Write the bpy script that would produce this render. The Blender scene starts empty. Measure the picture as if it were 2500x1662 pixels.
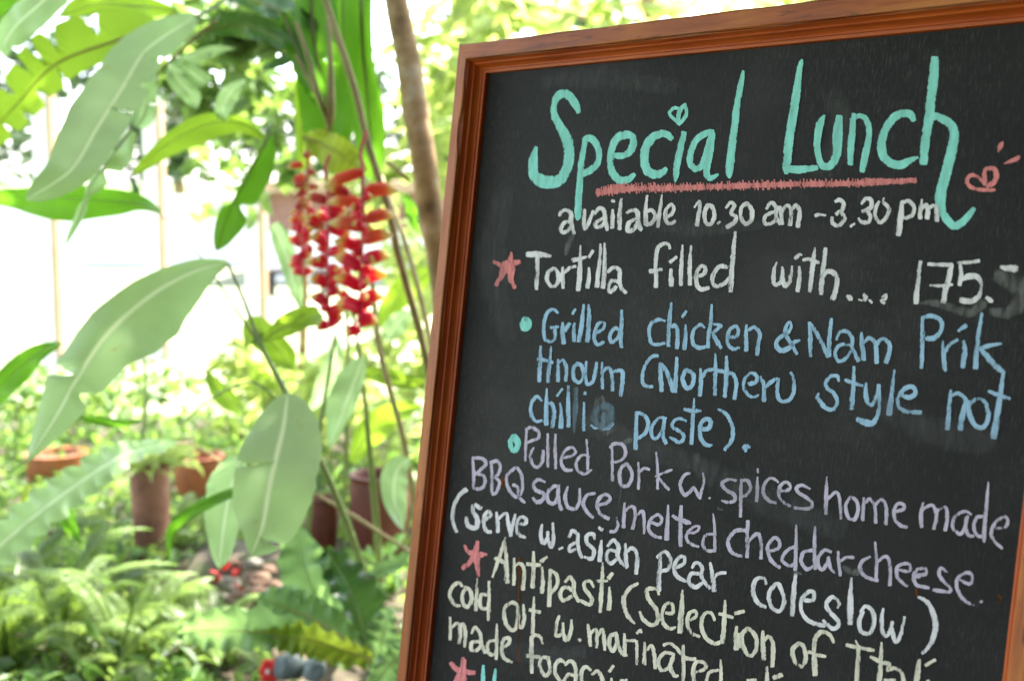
import bpy, bmesh, math, random
import numpy as np
from mathutils import Vector, Matrix, noise
R_ = math.radians
C = bpy.context.scene.collection
scn = bpy.context.scene

# ------------------------------------------------------------------ camera
PITCH = R_(7.1); CAMH = 1.30; FPX = 3200.0        # focal length in pixels of the 2500 px wide photograph
CAM = Vector((0, 0, CAMH))
AX = Vector((1, 0, 0)); AF = Vector((0, math.cos(PITCH), -math.sin(PITCH))); AD = Vector((0, -math.sin(PITCH), -math.cos(PITCH)))
cam = bpy.data.cameras.new("camera"); co = bpy.data.objects.new("camera", cam); C.objects.link(co)
co.location = CAM; co.rotation_euler = (R_(90) - PITCH, 0, 0)
cam.sensor_fit = 'HORIZONTAL'; cam.sensor_width = 23.6; cam.lens = 23.6 * FPX / 2500.0
cam.clip_start = 0.05; cam.clip_end = 400
cam.dof.use_dof = True; cam.dof.focus_distance = 1.19; cam.dof.aperture_fstop = 3.8; cam.dof.aperture_blades = 0
scn.camera = co

# ------------------------------------------------------------------ light
SUN_EL, SUN_AZ = R_(58), R_(38)                  # azimuth from +Y (ahead of the camera) towards +X
w = bpy.data.worlds.new("World"); scn.world = w; w.use_nodes = True
nt = w.node_tree; nt.nodes.clear()
sky = nt.nodes.new('ShaderNodeTexSky'); sky.sky_type = 'NISHITA'; sky.sun_disc = False
sky.sun_elevation = SUN_EL; sky.sun_rotation = SUN_AZ; sky.dust_density = 1.5; sky.air_density = 0.7; sky.ozone_density = 0.4
bg = nt.nodes.new('ShaderNodeBackground'); bg.inputs[1].default_value = 0.15
out = nt.nodes.new('ShaderNodeOutputWorld'); hs = nt.nodes.new('ShaderNodeHueSaturation'); hs.inputs['Saturation'].default_value = 0.62; nt.links.new(sky.outputs[0], hs.inputs['Color']); nt.links.new(hs.outputs[0], bg.inputs[0]); nt.links.new(bg.outputs[0], out.inputs[0])
sl = bpy.data.lights.new("sun", 'SUN'); sl.energy = 4.2; sl.angle = R_(0.6); sl.color = (1.0, 0.95, 0.86)
so = bpy.data.objects.new("sun", sl); C.objects.link(so)
sdir = Vector((math.sin(SUN_AZ) * math.cos(SUN_EL), math.cos(SUN_AZ) * math.cos(SUN_EL), math.sin(SUN_EL)))
so.rotation_euler = sdir.to_track_quat('Z', 'Y').to_euler()
scn.view_settings.view_transform = 'Standard'; scn.view_settings.look = 'None'
scn.view_settings.exposure = 3.05; scn.view_settings.gamma = 1.0; scn.view_settings.use_curve_mapping = False
try:
    scn.cycles.max_bounces = 8; scn.cycles.transparent_max_bounces = 24; scn.cycles.use_denoising = True
except Exception: pass

# ------------------------------------------------------------------ helpers
def at(px, py, d):
    "world point that lies d metres ahead of the camera on the sight line through a pixel of the photograph"
    return CAM + AX * ((px - 1250) / FPX * d) + AD * ((py - 831) / FPX * d) + AF * d
def on_ground(px, py, z=0.0):
    v = at(px, py, 1.0) - CAM; k = (z - CAM.z) / v.z
    return CAM + v * k
def tag(o, label=None, cat=None, group=None, kind=None):
    if label: o['label'] = label
    if cat: o['category'] = cat
    if group: o['group'] = group
    if kind: o['kind'] = kind
    return o
def empty(name, loc, label, cat, group=None, rot=None):
    o = bpy.data.objects.new(name, None); C.objects.link(o); o.location = loc; o.empty_display_size = .05
    if rot is not None: o.rotation_euler = rot
    return tag(o, label, cat, group)
def link(name, me, mat=None, parent=None):
    o = bpy.data.objects.new(name, me); C.objects.link(o)
    if mat is not None and len(me.materials) == 0: me.materials.append(mat)
    if parent is not None:
        o.parent = parent
    return o
def world_mesh(name, V, F, mat, parent=None, uv=None, smooth=True, org=None):
    "mesh given in world coordinates, stored relative to its parent"
    me = bpy.data.meshes.new(name)
    if parent is not None:
        chain = Matrix.Identity(4); p = parent; ms = []
        while p is not None:
            ms.append(Matrix.LocRotScale(p.location, p.rotation_euler, p.scale)); p = p.parent
        for m in reversed(ms): chain = chain @ m
        inv = chain.inverted(); V = [inv @ Vector(v) for v in V]; loc = None
    else:
        org = Vector(org) if org is not None else Vector((0, 0, 0)); V = [Vector(v) - org for v in V]
    me.from_pydata([tuple(v) for v in V], [], F); me.update()
    if uv is not None:
        ul = me.uv_layers.new(name="UVMap")
        li = np.empty(len(me.loops), dtype=np.int64); me.loops.foreach_get('vertex_index', li)
        ua = np.array(uv, dtype=np.float32)[li]; ul.data.foreach_set('uv', ua.ravel())
    if smooth: me.polygons.foreach_set('use_smooth', [True] * len(me.polygons))
    o = link(name, me, mat, parent)
    if parent is None: o.location = org
    return o
def cr(P, t):
    "Catmull-Rom through a list of tuples, t in 0..1"
    n = len(P) - 1; s = min(max(t, 0), 1) * n; i = min(int(s), n - 1); f = s - i
    p0 = P[max(i - 1, 0)]; p1 = P[i]; p2 = P[i + 1]; p3 = P[min(i + 2, n)]
    return [0.5 * ((2 * b) + (c - a) * f + (2 * a - 5 * b + 4 * c - d) * f * f + (3 * b - a - 3 * c + d) * f ** 3) for a, b, c, d in zip(p0, p1, p2, p3)]
def lin(L, t):
    for (a, x), (b, y) in zip(L, L[1:]):
        if t <= b: return x + (y - x) * (t - a) / (b - a + 1e-9)
    return L[-1][1]
def smooth_lin(L, t):
    "smooth curve through (t, value) knots without overshoot"
    n = len(L)
    sl = [(L[i + 1][1] - L[i][1]) / (L[i + 1][0] - L[i][0] + 1e-9) for i in range(n - 1)]
    tg = [sl[0]] + [0 if sl[i - 1] * sl[i] <= 0 else 2 * sl[i - 1] * sl[i] / (sl[i - 1] + sl[i]) for i in range(1, n - 1)] + [sl[-1]]
    for i in range(n - 1):
        if t <= L[i + 1][0] or i == n - 2:
            hh = L[i + 1][0] - L[i][0] + 1e-9; u = min(max((t - L[i][0]) / hh, 0), 1)
            return (2 * u ** 3 - 3 * u * u + 1) * L[i][1] + (u ** 3 - 2 * u * u + u) * hh * tg[i] + (3 * u * u - 2 * u ** 3) * L[i + 1][1] + (u ** 3 - u * u) * hh * tg[i + 1]
def tube_geo(P, rad, seg=8, V=None, F=None, UV=None):
    V = [] if V is None else V; F = [] if F is None else F; UV = [] if UV is None else UV
    base = len(V); n = len(P); prev = Vector((0.3, 0.2, 0.9))
    for i, p in enumerate(P):
        t = (P[min(i + 1, n - 1)] - P[max(i - 1, 0)]).normalized()
        a = (prev - t * prev.dot(t)); a = a.normalized() if a.length > 1e-6 else t.orthogonal().normalized(); prev = a; b = t.cross(a)
        r = rad[i] if isinstance(rad, (list, tuple)) else rad
        for k in range(seg):
            an = 2 * math.pi * k / seg; V.append(p + (a * math.cos(an) + b * math.sin(an)) * r); UV.append((k / seg, i / max(1, n - 1)))
    for i in range(n - 1):
        for k in range(seg):
            F.append((base + i * seg + k, base + i * seg + (k + 1) % seg, base + (i + 1) * seg + (k + 1) % seg, base + (i + 1) * seg + k))
    F.append(tuple(base + k for k in reversed(range(seg)))); F.append(tuple(base + (n - 1) * seg + k for k in range(seg)))
    return V, F, UV
def px_tube(name, pts, mat, parent, seg=8, n=20, label=None):
    "a stem through (px, py, depth, diameter in photo pixels)"
    Q = [cr(pts, i / n) for i in range(n + 1)]
    P = [at(*q[:3]) for q in Q]; rad = [q[3] * q[2] / FPX / 2 for q in Q]
    V, F, UV = tube_geo(P, rad, seg)
    o = world_mesh(name, V, F, mat, parent, UV)
    if label: o['label'] = label
    return o

# ------------------------------------------------------------------ materials
def new_mat(name):
    m = bpy.data.materials.new(name); m.use_nodes = True
    n = m.node_tree; n.nodes.clear(); o = n.nodes.new('ShaderNodeOutputMaterial')
    return m, n, o
def N(n, typ, **kw):
    x = n.nodes.new(typ)
    for k, v in kw.items():
        if k.startswith('i_'): x.inputs[k[2:].replace('_', ' ')].default_value = v
        else: setattr(x, k, v)
    return x
def ramp(n, stops):
    r = n.nodes.new('ShaderNodeValToRGB'); e = r.color_ramp.elements
    while len(e) < len(stops): e.new(0.5)
    for k, (p, c) in enumerate(stops): e[k].position = p; e[k].color = (*c, 1) if len(c) == 3 else c
    return r
def rough_mat(name, c1, c2, scale=8, rough=.6, bump=.2, detail=6, stretch=(1, 1, 1), spec=.4, c3=None, coat=0):
    m, n, o = new_mat(name); L = n.links.new
    tc = N(n, 'ShaderNodeTexCoord'); mp = N(n, 'ShaderNodeMapping'); mp.inputs['Scale'].default_value = stretch
    L(tc.outputs['Object'], mp.inputs[0])
    no = N(n, 'ShaderNodeTexNoise'); no.inputs['Scale'].default_value = scale; no.inputs['Detail'].default_value = detail; no.inputs['Roughness'].default_value = .6
    L(mp.outputs[0], no.inputs[0])
    r = ramp(n, [(.3, c1), (.55, c2)] + ([(.75, c3)] if c3 else [(.72, c2)])); L(no.outputs[0], r.inputs[0])
    b = N(n, 'ShaderNodeBsdfPrincipled'); b.inputs['Roughness'].default_value = rough; b.inputs['Specular IOR Level'].default_value = spec; b.inputs['Coat Weight'].default_value = coat
    L(r.outputs[0], b.inputs['Base Color'])
    bp = N(n, 'ShaderNodeBump'); bp.inputs['Strength'].default_value = bump; bp.inputs['Distance'].default_value = .01
    L(no.outputs[0], bp.inputs['Height']); L(bp.outputs[0], b.inputs['Normal']); L(b.outputs[0], o.inputs[0])
    return m
def leaf_mat(name, base, under, trans, t=.45, rough=.38, vein=60, spec=.5, vary=.35, rib=None, ribw=.055):
    "blade: waxy upper side, paler underside, light let through; side veins follow the blade's own coordinates"
    m, n, o = new_mat(name); L = n.links.new
    uv = N(n, 'ShaderNodeUVMap'); sp = N(n, 'ShaderNodeSeparateXYZ'); L(uv.outputs[0], sp.inputs[0])
    ab = N(n, 'ShaderNodeMath', operation='ABSOLUTE'); L(sp.outputs[0], ab.inputs[0])
    m1 = N(n, 'ShaderNodeMath', operation='MULTIPLY'); m1.inputs[1].default_value = vein; L(sp.outputs[1], m1.inputs[0])
    m2 = N(n, 'ShaderNodeMath', operation='MULTIPLY_ADD'); m2.inputs[1].default_value = -2.2; L(ab.outputs[0], m2.inputs[0]); L(m1.outputs[0], m2.inputs[2])
    tc = N(n, 'ShaderNodeTexCoord'); nd = N(n, 'ShaderNodeTexNoise'); nd.inputs['Scale'].default_value = 14; L(tc.outputs['Object'], nd.inputs[0])
    m3 = N(n, 'ShaderNodeMath', operation='MULTIPLY_ADD'); m3.inputs[1].default_value = 9.0; L(nd.outputs[0], m3.inputs[0]); L(m2.outputs[0], m3.inputs[2])
    sn = N(n, 'ShaderNodeMath', operation='SINE'); L(m3.outputs[0], sn.inputs[0])
    no = N(n, 'ShaderNodeTexNoise'); no.inputs['Scale'].default_value = 9; no.inputs['Detail'].default_value = 5; L(tc.outputs['Object'], no.inputs[0])
    mx = N(n, 'ShaderNodeMath', operation='MULTIPLY_ADD'); mx.inputs[1].default_value = .08; L(sn.outputs[0], mx.inputs[0]); L(no.outputs[0], mx.inputs[2])
    lo = tuple(c * (1 - vary) for c in base); hi = tuple(min(1, c * (1 + vary)) for c in base)
    r = ramp(n, [(.3, lo), (.7, hi)]); L(mx.outputs[0], r.inputs[0])
    n4 = N(n, 'ShaderNodeTexNoise'); n4.inputs['Scale'].default_value = 34; n4.inputs['Detail'].default_value = 2; L(tc.outputs['Object'], n4.inputs[0])
    r4 = ramp(n, [(.70, (0, 0, 0)), (.75, (1, 1, 1))]); L(n4.outputs[0], r4.inputs[0])
    bs = N(n, 'ShaderNodeMix', data_type='RGBA'); L(r4.outputs[0], bs.inputs[0]); L(r.outputs[0], bs.inputs[6]); bs.inputs[7].default_value = (.22, .15, .05, 1)
    class _o: outputs = [bs.outputs[2]]
    r = _o
    if rib:
        rm = N(n, 'ShaderNodeMapRange'); rm.inputs['From Min'].default_value = ribw * .6; rm.inputs['From Max'].default_value = ribw * 1.5; rm.inputs['To Min'].default_value = 1; rm.inputs['To Max'].default_value = 0; L(ab.outputs[0], rm.inputs[0])
        rx = N(n, 'ShaderNodeMix', data_type='RGBA'); L(rm.outputs[0], rx.inputs[0]); L(r.outputs[0], rx.inputs[6]); rx.inputs[7].default_value = (*rib, 1)
    geo = N(n, 'ShaderNodeNewGeometry'); mc = N(n, 'ShaderNodeMix', data_type='RGBA'); L(geo.outputs['Backfacing'], mc.inputs[0]); L((rx.outputs[2] if rib else r.outputs[0]), mc.inputs[6]); mc.inputs[7].default_value = (*under, 1)
    b = N(n, 'ShaderNodeBsdfPrincipled'); b.inputs['Roughness'].default_value = rough; b.inputs['Specular IOR Level'].default_value = spec; L(mc.outputs[2], b.inputs['Base Color'])
    bp = N(n, 'ShaderNodeBump'); bp.inputs['Strength'].default_value = .07; bp.inputs['Distance'].default_value = .002; L(sn.outputs[0], bp.inputs['Height']); L(bp.outputs[0], b.inputs['Normal'])
    tl = tuple(c * .75 for c in trans); r2 = ramp(n, [(.3, tl), (.7, trans)]); L(mx.outputs[0], r2.inputs[0])
    tr = N(n, 'ShaderNodeBsdfTranslucent')
    if rib:
        ry = N(n, 'ShaderNodeMix', data_type='RGBA'); L(rm.outputs[0], ry.inputs[0]); L(r2.outputs[0], ry.inputs[6]); ry.inputs[7].default_value = (*[min(.9, c * 1.5) for c in rib], 1); L(ry.outputs[2], tr.inputs[0])
    else: L(r2.outputs[0], tr.inputs[0])
    ms = N(n, 'ShaderNodeMixShader'); ms.inputs[0].default_value = t; L(b.outputs[0], ms.inputs[1]); L(tr.outputs[0], ms.inputs[2]); L(ms.outputs[0], o.inputs[0])
    return m

# ================================================================== THE SETTING
soil = rough_mat('garden_soil', (.028, .020, .012), (.075, .06, .035), 14, .95, .8, c3=(.07, .10, .03))
grass_far = rough_mat('mown_grass', (.07, .13, .03), (.13, .22, .05), 3, .9, .3, c3=(.18, .24, .09))
pale = rough_mat('pale_gravel', (.055, .085, .025), (.22, .24, .14), 1.3, .9, .3, c3=(.50, .49, .42), detail=9)
paving = rough_mat('patio_cement', (.07, .055, .045), (.11, .09, .075), 5, .75, .3)
white_paint = rough_mat('white_lime_paint', (.66, .65, .61), (.80, .79, .76), 4, .7, .1)
def sheet(name, x0, x1, y0, y1, z, mat, n=1, amp=0.0, kind='structure'):
    V = []; F = []
    for j in range(n + 1):
        for i in range(n + 1):
            x = x0 + (x1 - x0) * i / n; y = y0 + (y1 - y0) * j / n; V.append((x, y, z + (noise.noise(Vector((x * 1.3, y * 1.3, 0))) * amp if amp else 0)))
    for j in range(n):
        for i in range(n): a = j * (n + 1) + i; F.append((a, a + 1, a + n + 2, a + n + 1))
    return tag(world_mesh(name, V, F, mat), kind=kind)
sheet('ground', -160, 160, -60, 260, -.06, grass_far)
sheet('garden_bed', -4.5, 4.5, 2.3, 7.1, -.01, soil, 90, .035)
sheet('patio', -4, 5, -5, 2.3, 0.0, paving)
sheet('yard', -30, 30, 7.1, 19.5, -.012, pale)
# long white garden wall at the end of the yard, with coping
def wbox(name, x0, x1, y0, y1, z0, z1, mat, parent=None, label=None):
    V = [(x, y, z) for x in (x0, x1) for y in (y0, y1) for z in (z0, z1)]
    F = [(0, 1, 3, 2), (4, 6, 7, 5), (0, 4, 5, 1), (2, 3, 7, 6), (0, 2, 6, 4), (1, 5, 7, 3)]
    org = ((x0 + x1) / 2, (y0 + y1) / 2, z0) if parent is None else None
    o = world_mesh(name, V, F, mat, parent, smooth=False, org=org)
    if label: o['label'] = label
    return o
we = empty('garden_wall', (0, 19.6, 0), 'long low whitewashed wall closing the bright yard', 'wall')
wbox('wall_face', -22, 12, 19.5, 19.7, -.05, .95, white_paint, we); wbox('coping', -22.05, 12.05, 19.44, 19.76, 0.953, 1.03, white_paint, we)
# slender posts standing in the yard
tan_wood = rough_mat('weathered_post', (.26, .17, .09), (.36, .25, .15), 18, .7, .3, stretch=(1, 1, .2))
def post(px, wpx, d, ztop, label):
    b = at(px, 900, d); r = wpx * d / FPX / 2
    e = empty('white_post', (b.x, b.y, -.01), label, 'post', 'posts standing in the bright yard')
    wbox('shaft', b.x - r, b.x + r, b.y - r, b.y + r, -.01, ztop, white_paint, e)
    wbox('corner_batten', b.x + r + .002, b.x + r + .036, b.y - r - .01, b.y + r, -.01, ztop - .02, tan_wood, e)
    return e
post(128, 34, 9.2, 1.95, 'white post with a tan batten, leftmost, beside the torn yellow green leaf')
post(388, 32, 9.6, 1.85, 'white post with a tan batten behind the tall clay pot')
post(626, 34, 9.0, 1.32, 'short white post left of the hanging red flowers')
# low outbuilding glimpsed behind the flowers
brick_red = rough_mat('faded_red_plaster', (.17, .085, .06), (.24, .13, .10), 4, .8, .2)
dark = rough_mat('dark_gap', (.02, .015, .01), (.03, .02, .015), 4, .8, .1)
hb = empty('outbuilding', (0.3, 17.2, 0), 'low outbuilding with faded red wall and pale base seen behind the hanging flowers', 'building')
def atd(px, py, y):
    v = at(px, py, 1.0) - CAM; return CAM + v * (y / v.y)
a = atd(655, 600, 16.6); b = atd(1080, 470, 16.6)
wbox('wall', a.x, b.x, 16.6, 18.6, .62, b.z, brick_red, hb); wbox('plinth', a.x - .06, b.x + .02, 16.5, 18.7, -.02, .617, white_paint, hb); wbox('roof', a.x - .25, b.x + .25, 16.3, 18.9, b.z + .003, b.z + .14, tan_wood, hb)
c0 = atd(645, 668, 14.5); c1 = atd(720, 660, 14.5)  # bench form made up for the dark gap under the pale base
bt = empty('dark_bar', (c0.x + .2, 14.6, 0), 'low dark bar on legs, made up for a dark gap at the far end of the bright yard', 'dark gap')
wbox('bar_top', c0.x, c1.x + .35, 14.5, 14.8, c1.z - .05, c1.z, dark, bt)
for xx in (c0.x + .03, c1.x + .27): wbox('leg', xx, xx + .05, 14.55, 14.75, -.01, c1.z - .052, dark, bt)

# unseen porch added to keep light off the board: roof on rafters, wall behind the reader and on the right
plaster = rough_mat('brown_boards', (.05, .03, .018), (.09, .055, .032), 4, .85, .2)
roof_m = rough_mat('dark_roof_boards', (.06, .035, .02), (.10, .06, .035), 8, .8, .2)
ve = empty('shading_porch', (0, 0, 0), 'unseen porch roof and walls added to shade the chalkboard', 'building')
wbox('roof', -3.9, 4.2, -4.2, 2.35, 2.42, 2.52, roof_m, ve)
wbox('back_wall', -3.0, 4.2, -4.2, -4.0, 0, 2.41, plaster, ve); wbox('side_wall', 4.0, 4.2, -3.99, 2.3, 0, 2.41, plaster, ve)
for k in range(7): wbox('rafter', -3.8 + k * 1.28, -3.72 + k * 1.28, -3.98, 2.3, 2.32, 2.417, roof_m, ve)
wbox('post', -3.8, -3.68, 2.1, 2.22, 0, 2.315, tan_wood, ve)

# ================================================================== THE CHALKBOARD
S = 1.45
RB = Matrix(((0.64205215, -0.10004575, 0.76010518), (0.0947617, 0.99420229, 0.0508137), (-0.76078201, 0.03940382, 0.64781022)))
def q2w(q): return CAM + AX * q[0] + AD * q[1] + AF * q[2]
def q2v(q): return AX * q[0] + AD * q[1] + AF * q[2]
bx = q2v(RB.col[0]).normalized(); bdn = q2v(RB.col[1]).normalized(); by = q2v(RB.col[2]).normalized()
TL = q2w(Vector((-0.0174230767, -0.203101034, 1.0)) * S)          # top left corner of the black panel
PW = 0.465314591 * S; FW = 0.0209 * S; FG = 0.0088 * S; FT = 0.01626 * S
LEN = TL.z / -bdn.z                                                # along the slope down to the ground
PH = LEN - 0.20                                                    # panel height
ORG = TL + bx * (PW / 2) + bdn * LEN
BM = Matrix.LocRotScale(None, Matrix((bx, by, -bdn)).transposed().to_quaternion(), None)
board = empty('chalkboard', ORG, 'tall black menu chalkboard in a reddish varnished wooden frame, hand lettered in coloured chalk', 'chalkboard', rot=BM.to_euler())
def bl(x, y, z=0.0):
    "board coordinates (right, down from the panel's top left corner, out towards the reader) in the board's own space"
    return Vector((x - PW / 2, -z, LEN - y))

def wood_mat(name, c1, c2, c3, axis='x', por=.75):
    m, n, o = new_mat(name); L = n.links.new
    tc = N(n, 'ShaderNodeTexCoord'); mp = N(n, 'ShaderNodeMapping')
    mp.inputs['Scale'].default_value = (1, 14, 14) if axis == 'x' else (14, 14, 1)
    L(tc.outputs['Object'], mp.inputs[0])
    no = N(n, 'ShaderNodeTexNoise'); no.inputs['Scale'].default_value = 9; no.inputs['Detail'].default_value = 8; no.inputs['Roughness'].default_value = .62; no.inputs['Distortion'].default_value = .8; L(mp.outputs[0], no.inputs[0])
    nb = N(n, 'ShaderNodeTexNoise'); nb.inputs['Scale'].default_value = 7; nb.inputs['Detail'].default_value = 4; L(tc.outputs['Object'], nb.inputs[0])
    ad = N(n, 'ShaderNodeMath', operation='MULTIPLY_ADD'); ad.inputs[1].default_value = .55; L(nb.outputs[0], ad.inputs[0])
    ml = N(n, 'ShaderNodeMath', operation='MULTIPLY'); ml.inputs[1].default_value = .5; L(no.outputs[0], ml.inputs[0]); L(ml.outputs[0], ad.inputs[2])
    r = ramp(n, [(.36, c1), (.52, c2), (.68, c3)]); L(ad.outputs[0], r.inputs[0])
    # scattered dark pores and dents
    mp2 = N(n, 'ShaderNodeMapping'); mp2.inputs['Scale'].default_value = (1, 6, 6) if axis == 'x' else (6, 6, 1); L(tc.outputs['Object'], mp2.inputs[0])
    n3 = N(n, 'ShaderNodeTexNoise'); n3.inputs['Scale'].default_value = 38; n3.inputs['Detail'].default_value = 3; L(mp2.outputs[0], n3.inputs[0])
    r3 = ramp(n, [(.62, (0, 0, 0)), (.74, (1, 1, 1))]); L(n3.outputs[0], r3.inputs[0])
    mf = N(n, 'ShaderNodeMath', operation='MULTIPLY'); mf.inputs[1].default_value = por; L(r3.outputs[0], mf.inputs[0])
    mx = N(n, 'ShaderNodeMix', data_type='RGBA'); L(mf.outputs[0], mx.inputs[0]); L(r.outputs[0], mx.inputs[6]); mx.inputs[7].default_value = (.05, .02, .012, 1)
    b = N(n, 'ShaderNodeBsdfPrincipled'); L(mx.outputs[2], b.inputs['Base Color'])
    rr = N(n, 'ShaderNodeMapRange'); rr.inputs['To Min'].default_value = .36; rr.inputs['To Max'].default_value = .6; L(nb.outputs[0], rr.inputs[0]); L(rr.outputs[0], b.inputs['Roughness'])
    b.inputs['Specular IOR Level'].default_value = .28
    bp = N(n, 'ShaderNodeBump'); bp.inputs['Strength'].default_value = .35; bp.inputs['Distance'].default_value = .0015; L(no.outputs[0], bp.inputs['Height']); L(bp.outputs[0], b.inputs['Normal'])
    L(b.outputs[0], o.inputs[0]); return m
WC = ((.22, .045, .012), (.40, .095, .020), (.55, .175, .038))
wood_x = wood_mat('varnished_wood_across', *WC, axis='x'); wood_z = wood_mat('varnished_wood_upright', *WC, axis='z')
MC = ((.30, .040, .005), (.42, .066, .007), (.52, .10, .010))
mould_x = wood_mat('moulding_wood_across', *MC, axis='x', por=.25); mould_z = wood_mat('moulding_wood_upright', *MC, axis='z', por=.25)

# black panel with its brushed streaks and chalk dust
def panel_mat():
    m, n, o = new_mat('blackboard_paint'); L = n.links.new
    tc = N(n, 'ShaderNodeTexCoord')
    def noise_(sc, st, det=4, ro=.6, off=0):
        mp = N(n, 'ShaderNodeMapping'); mp.inputs['Scale'].default_value = st; mp.inputs['Location'].default_value = (off, off, off); L(tc.outputs['Object'], mp.inputs[0])
        q = N(n, 'ShaderNodeTexNoise'); q.inputs['Scale'].default_value = sc; q.inputs['Detail'].default_value = det; q.inputs['Roughness'].default_value = ro; L(mp.outputs[0], q.inputs[0]); return q
    cloud = noise_(4.2, (1, 1, 1.7), 6, .58); streak = noise_(800, (1, 1, .10), 2, .55); st2 = noise_(1300, (1, 1, .14), 2, .6, 3)
    dens = noise_(9, (1, 1, .6), 4, .65, 7)
    r0 = ramp(n, [(.28, (.0095, .0080, .0086)), (.55, (.0190, .0160, .0172)), (.74, (.042, .036, .038))]); L(cloud.outputs[0], r0.inputs[0])
    a = ramp(n, [(.54, (0, 0, 0)), (.74, (1, 1, 1))]); L(streak.outputs[0], a.inputs[0])
    b_ = ramp(n, [(.56, (0, 0, 0)), (.76, (1, 1, 1))]); L(st2.outputs[0], b_.inputs[0])
    d = ramp(n, [(.30, (.12,) * 3), (.72, (1, 1, 1))]); L(dens.outputs[0], d.inputs[0])
    s1 = N(n, 'ShaderNodeMath', operation='MAXIMUM'); L(a.outputs[0], s1.inputs[0]); L(b_.outputs[0], s1.inputs[1])
    s2 = N(n, 'ShaderNodeMath', operation='MULTIPLY'); L(s1.outputs[0], s2.inputs[0]); L(d.outputs[0], s2.inputs[1])
    s3 = N(n, 'ShaderNodeMath', operation='MULTIPLY'); s3.inputs[1].default_value = .40; L(s2.outputs[0], s3.inputs[0])
    mx = N(n, 'ShaderNodeMix', data_type='RGBA'); L(s3.outputs[0], mx.inputs[0]); L(r0.outputs[0], mx.inputs[6]); mx.inputs[7].default_value = (.15, .145, .13, 1)
    b = N(n, 'ShaderNodeBsdfPrincipled'); b.inputs['Roughness'].default_value = .6; b.inputs['Specular IOR Level'].default_value = .13; L(mx.outputs[2], b.inputs['Base Color'])
    bp = N(n, 'ShaderNodeBump'); bp.inputs['Strength'].default_value = .25; bp.inputs['Distance'].default_value = .0006; L(streak.outputs[0], bp.inputs['Height']); L(bp.outputs[0], b.inputs['Normal'])
    L(b.outputs[0], o.inputs[0]); return m
def box_local(name, x0, x1, y0, y1, z0, z1, mat, parent=board, bev=0.0):
    P = [bl(x, y, z) for x in (x0, x1) for y in (y0, y1) for z in (z0, z1)]
    F = [(0, 1, 3, 2), (4, 6, 7, 5), (0, 4, 5, 1), (2, 3, 7, 6), (0, 2, 6, 4), (1, 5, 7, 3)]
    me = bpy.data.meshes.new(name); me.from_pydata(P, [], F); bm = bmesh.new(); bm.from_mesh(me)
    bmesh.ops.recalc_face_normals(bm, faces=bm.faces)
    if bev: bmesh.ops.bevel(bm, geom=bm.edges[:], offset=bev, segments=2, affect='EDGES')
    bm.to_mesh(me); bm.free(); return link(name, me, mat, parent)
box_local('black_panel', -.004, PW + .004, -.004, PH + .004, -.010, 0.0, panel_mat())

# frame: flat rails with a stepped moulding on the inner side; (distance outwards from the panel edge, height above the panel)
PROF_M = [(0, -.002), (0, .20), (.012, .225), (.085, .25), (.092, .235), (.105, .235), (.112, .275), (.125, .295), (.145, .295), (.155, .30), (.17, .315), (.20, .36), (.235, .43), (.262, .52), (.275, .575), (.283, .60), (.30, .612), (.318, .605), (.33, .615), (.35, .66), (.372, .73), (.388, .81), (.395, .85), (.408, .86), (.412, .76), (.43, .76)]
PROF_F = [(.432, .66), (.432, .93), (.45, .985), (.50, 1.0), (.93, 1.0), (.975, .97), (1.0, .90), (1.0, -.35), (.5, -.35)]
def sweep(name, prof, x0, y0, x1, y1, sx, sy, mat, cut0=1, cut1=1, wob=.0006, seed=0):
    "profile run from one inner corner to the next; (sx, sy) points outwards; cut = mitre"
    n = 70; V = []; F = []; m = len(prof); dx, dy = (x1 - x0), (y1 - y0); Ln = math.hypot(dx, dy); ux, uy = dx / Ln, dy / Ln
    for i in range(n + 1):
        f = i / n
        for k, (a, z) in enumerate(prof):
            a_ = a * FW; z_ = z * FT; s0 = -a_ * cut0; s1 = Ln + a_ * cut1; s = s0 + (s1 - s0) * f
            j = noise.noise(Vector((s * 16, k * 3.7, seed * 9.1))) * wob * (1.0 if a > .35 else .35)
            if seed == 1 and .42 < a < .47 and z > .5: j += max(0.0, noise.noise(Vector((s * 22, 0, 4.4))) - .36) * .010
            V.append(bl(x0 + ux * s + sx * (a_ + j), y0 + uy * s + sy * (a_ + j), z_ + j * .5 * (z > .3)))
    for i in range(n):
        for k in range(m - 1): F.append((i * m + k, i * m + k + 1, (i + 1) * m + k + 1, (i + 1) * m + k))
    F.append(tuple(range(m))); F.append(tuple(reversed([n * m + k for k in range(m)])))
    me = bpy.data.meshes.new(name); me.from_pydata(V, [], F); bm = bmesh.new(); bm.from_mesh(me); bmesh.ops.recalc_face_normals(bm, faces=bm.faces); bm.to_mesh(me); bm.free()
    return me
def rail(name, *a, label=None, mats, seed):
    o = link(name, sweep(name, PROF_F, *a, mats[0], seed=seed, wob=.0008), mats[0], board)
    if label: o['label'] = label
    link('moulding', sweep('moulding', PROF_M, *a, mats[1], seed=seed + 5), mats[1], o)
    return o
g = .0011
rail('frame_stile', 0, PH, 0, -g, -1, 0, mats=(wood_z, mould_z), seed=1, label='left frame stile with a chipped inner edge')
rail('frame_rail', 0, 0, PW, 0, 0, -1, mats=(wood_x, mould_x), seed=2)
rail('frame_stile', PW, -g, PW, PH, 1, 0, mats=(wood_z, mould_z), seed=3)
rail('frame_rail', PW, PH, 0, PH, 0, 1, mats=(wood_x, mould_x), seed=4)
# legs below the frame, and the rear prop of the standing board
leg_x = FW
for x0 in (-FW, PW):
    box_local('leg', x0 + .001, x0 + FW - .001, PH + FW * .9, LEN + .0, -.006, FT * .95, wood_z, bev=.002)
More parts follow.
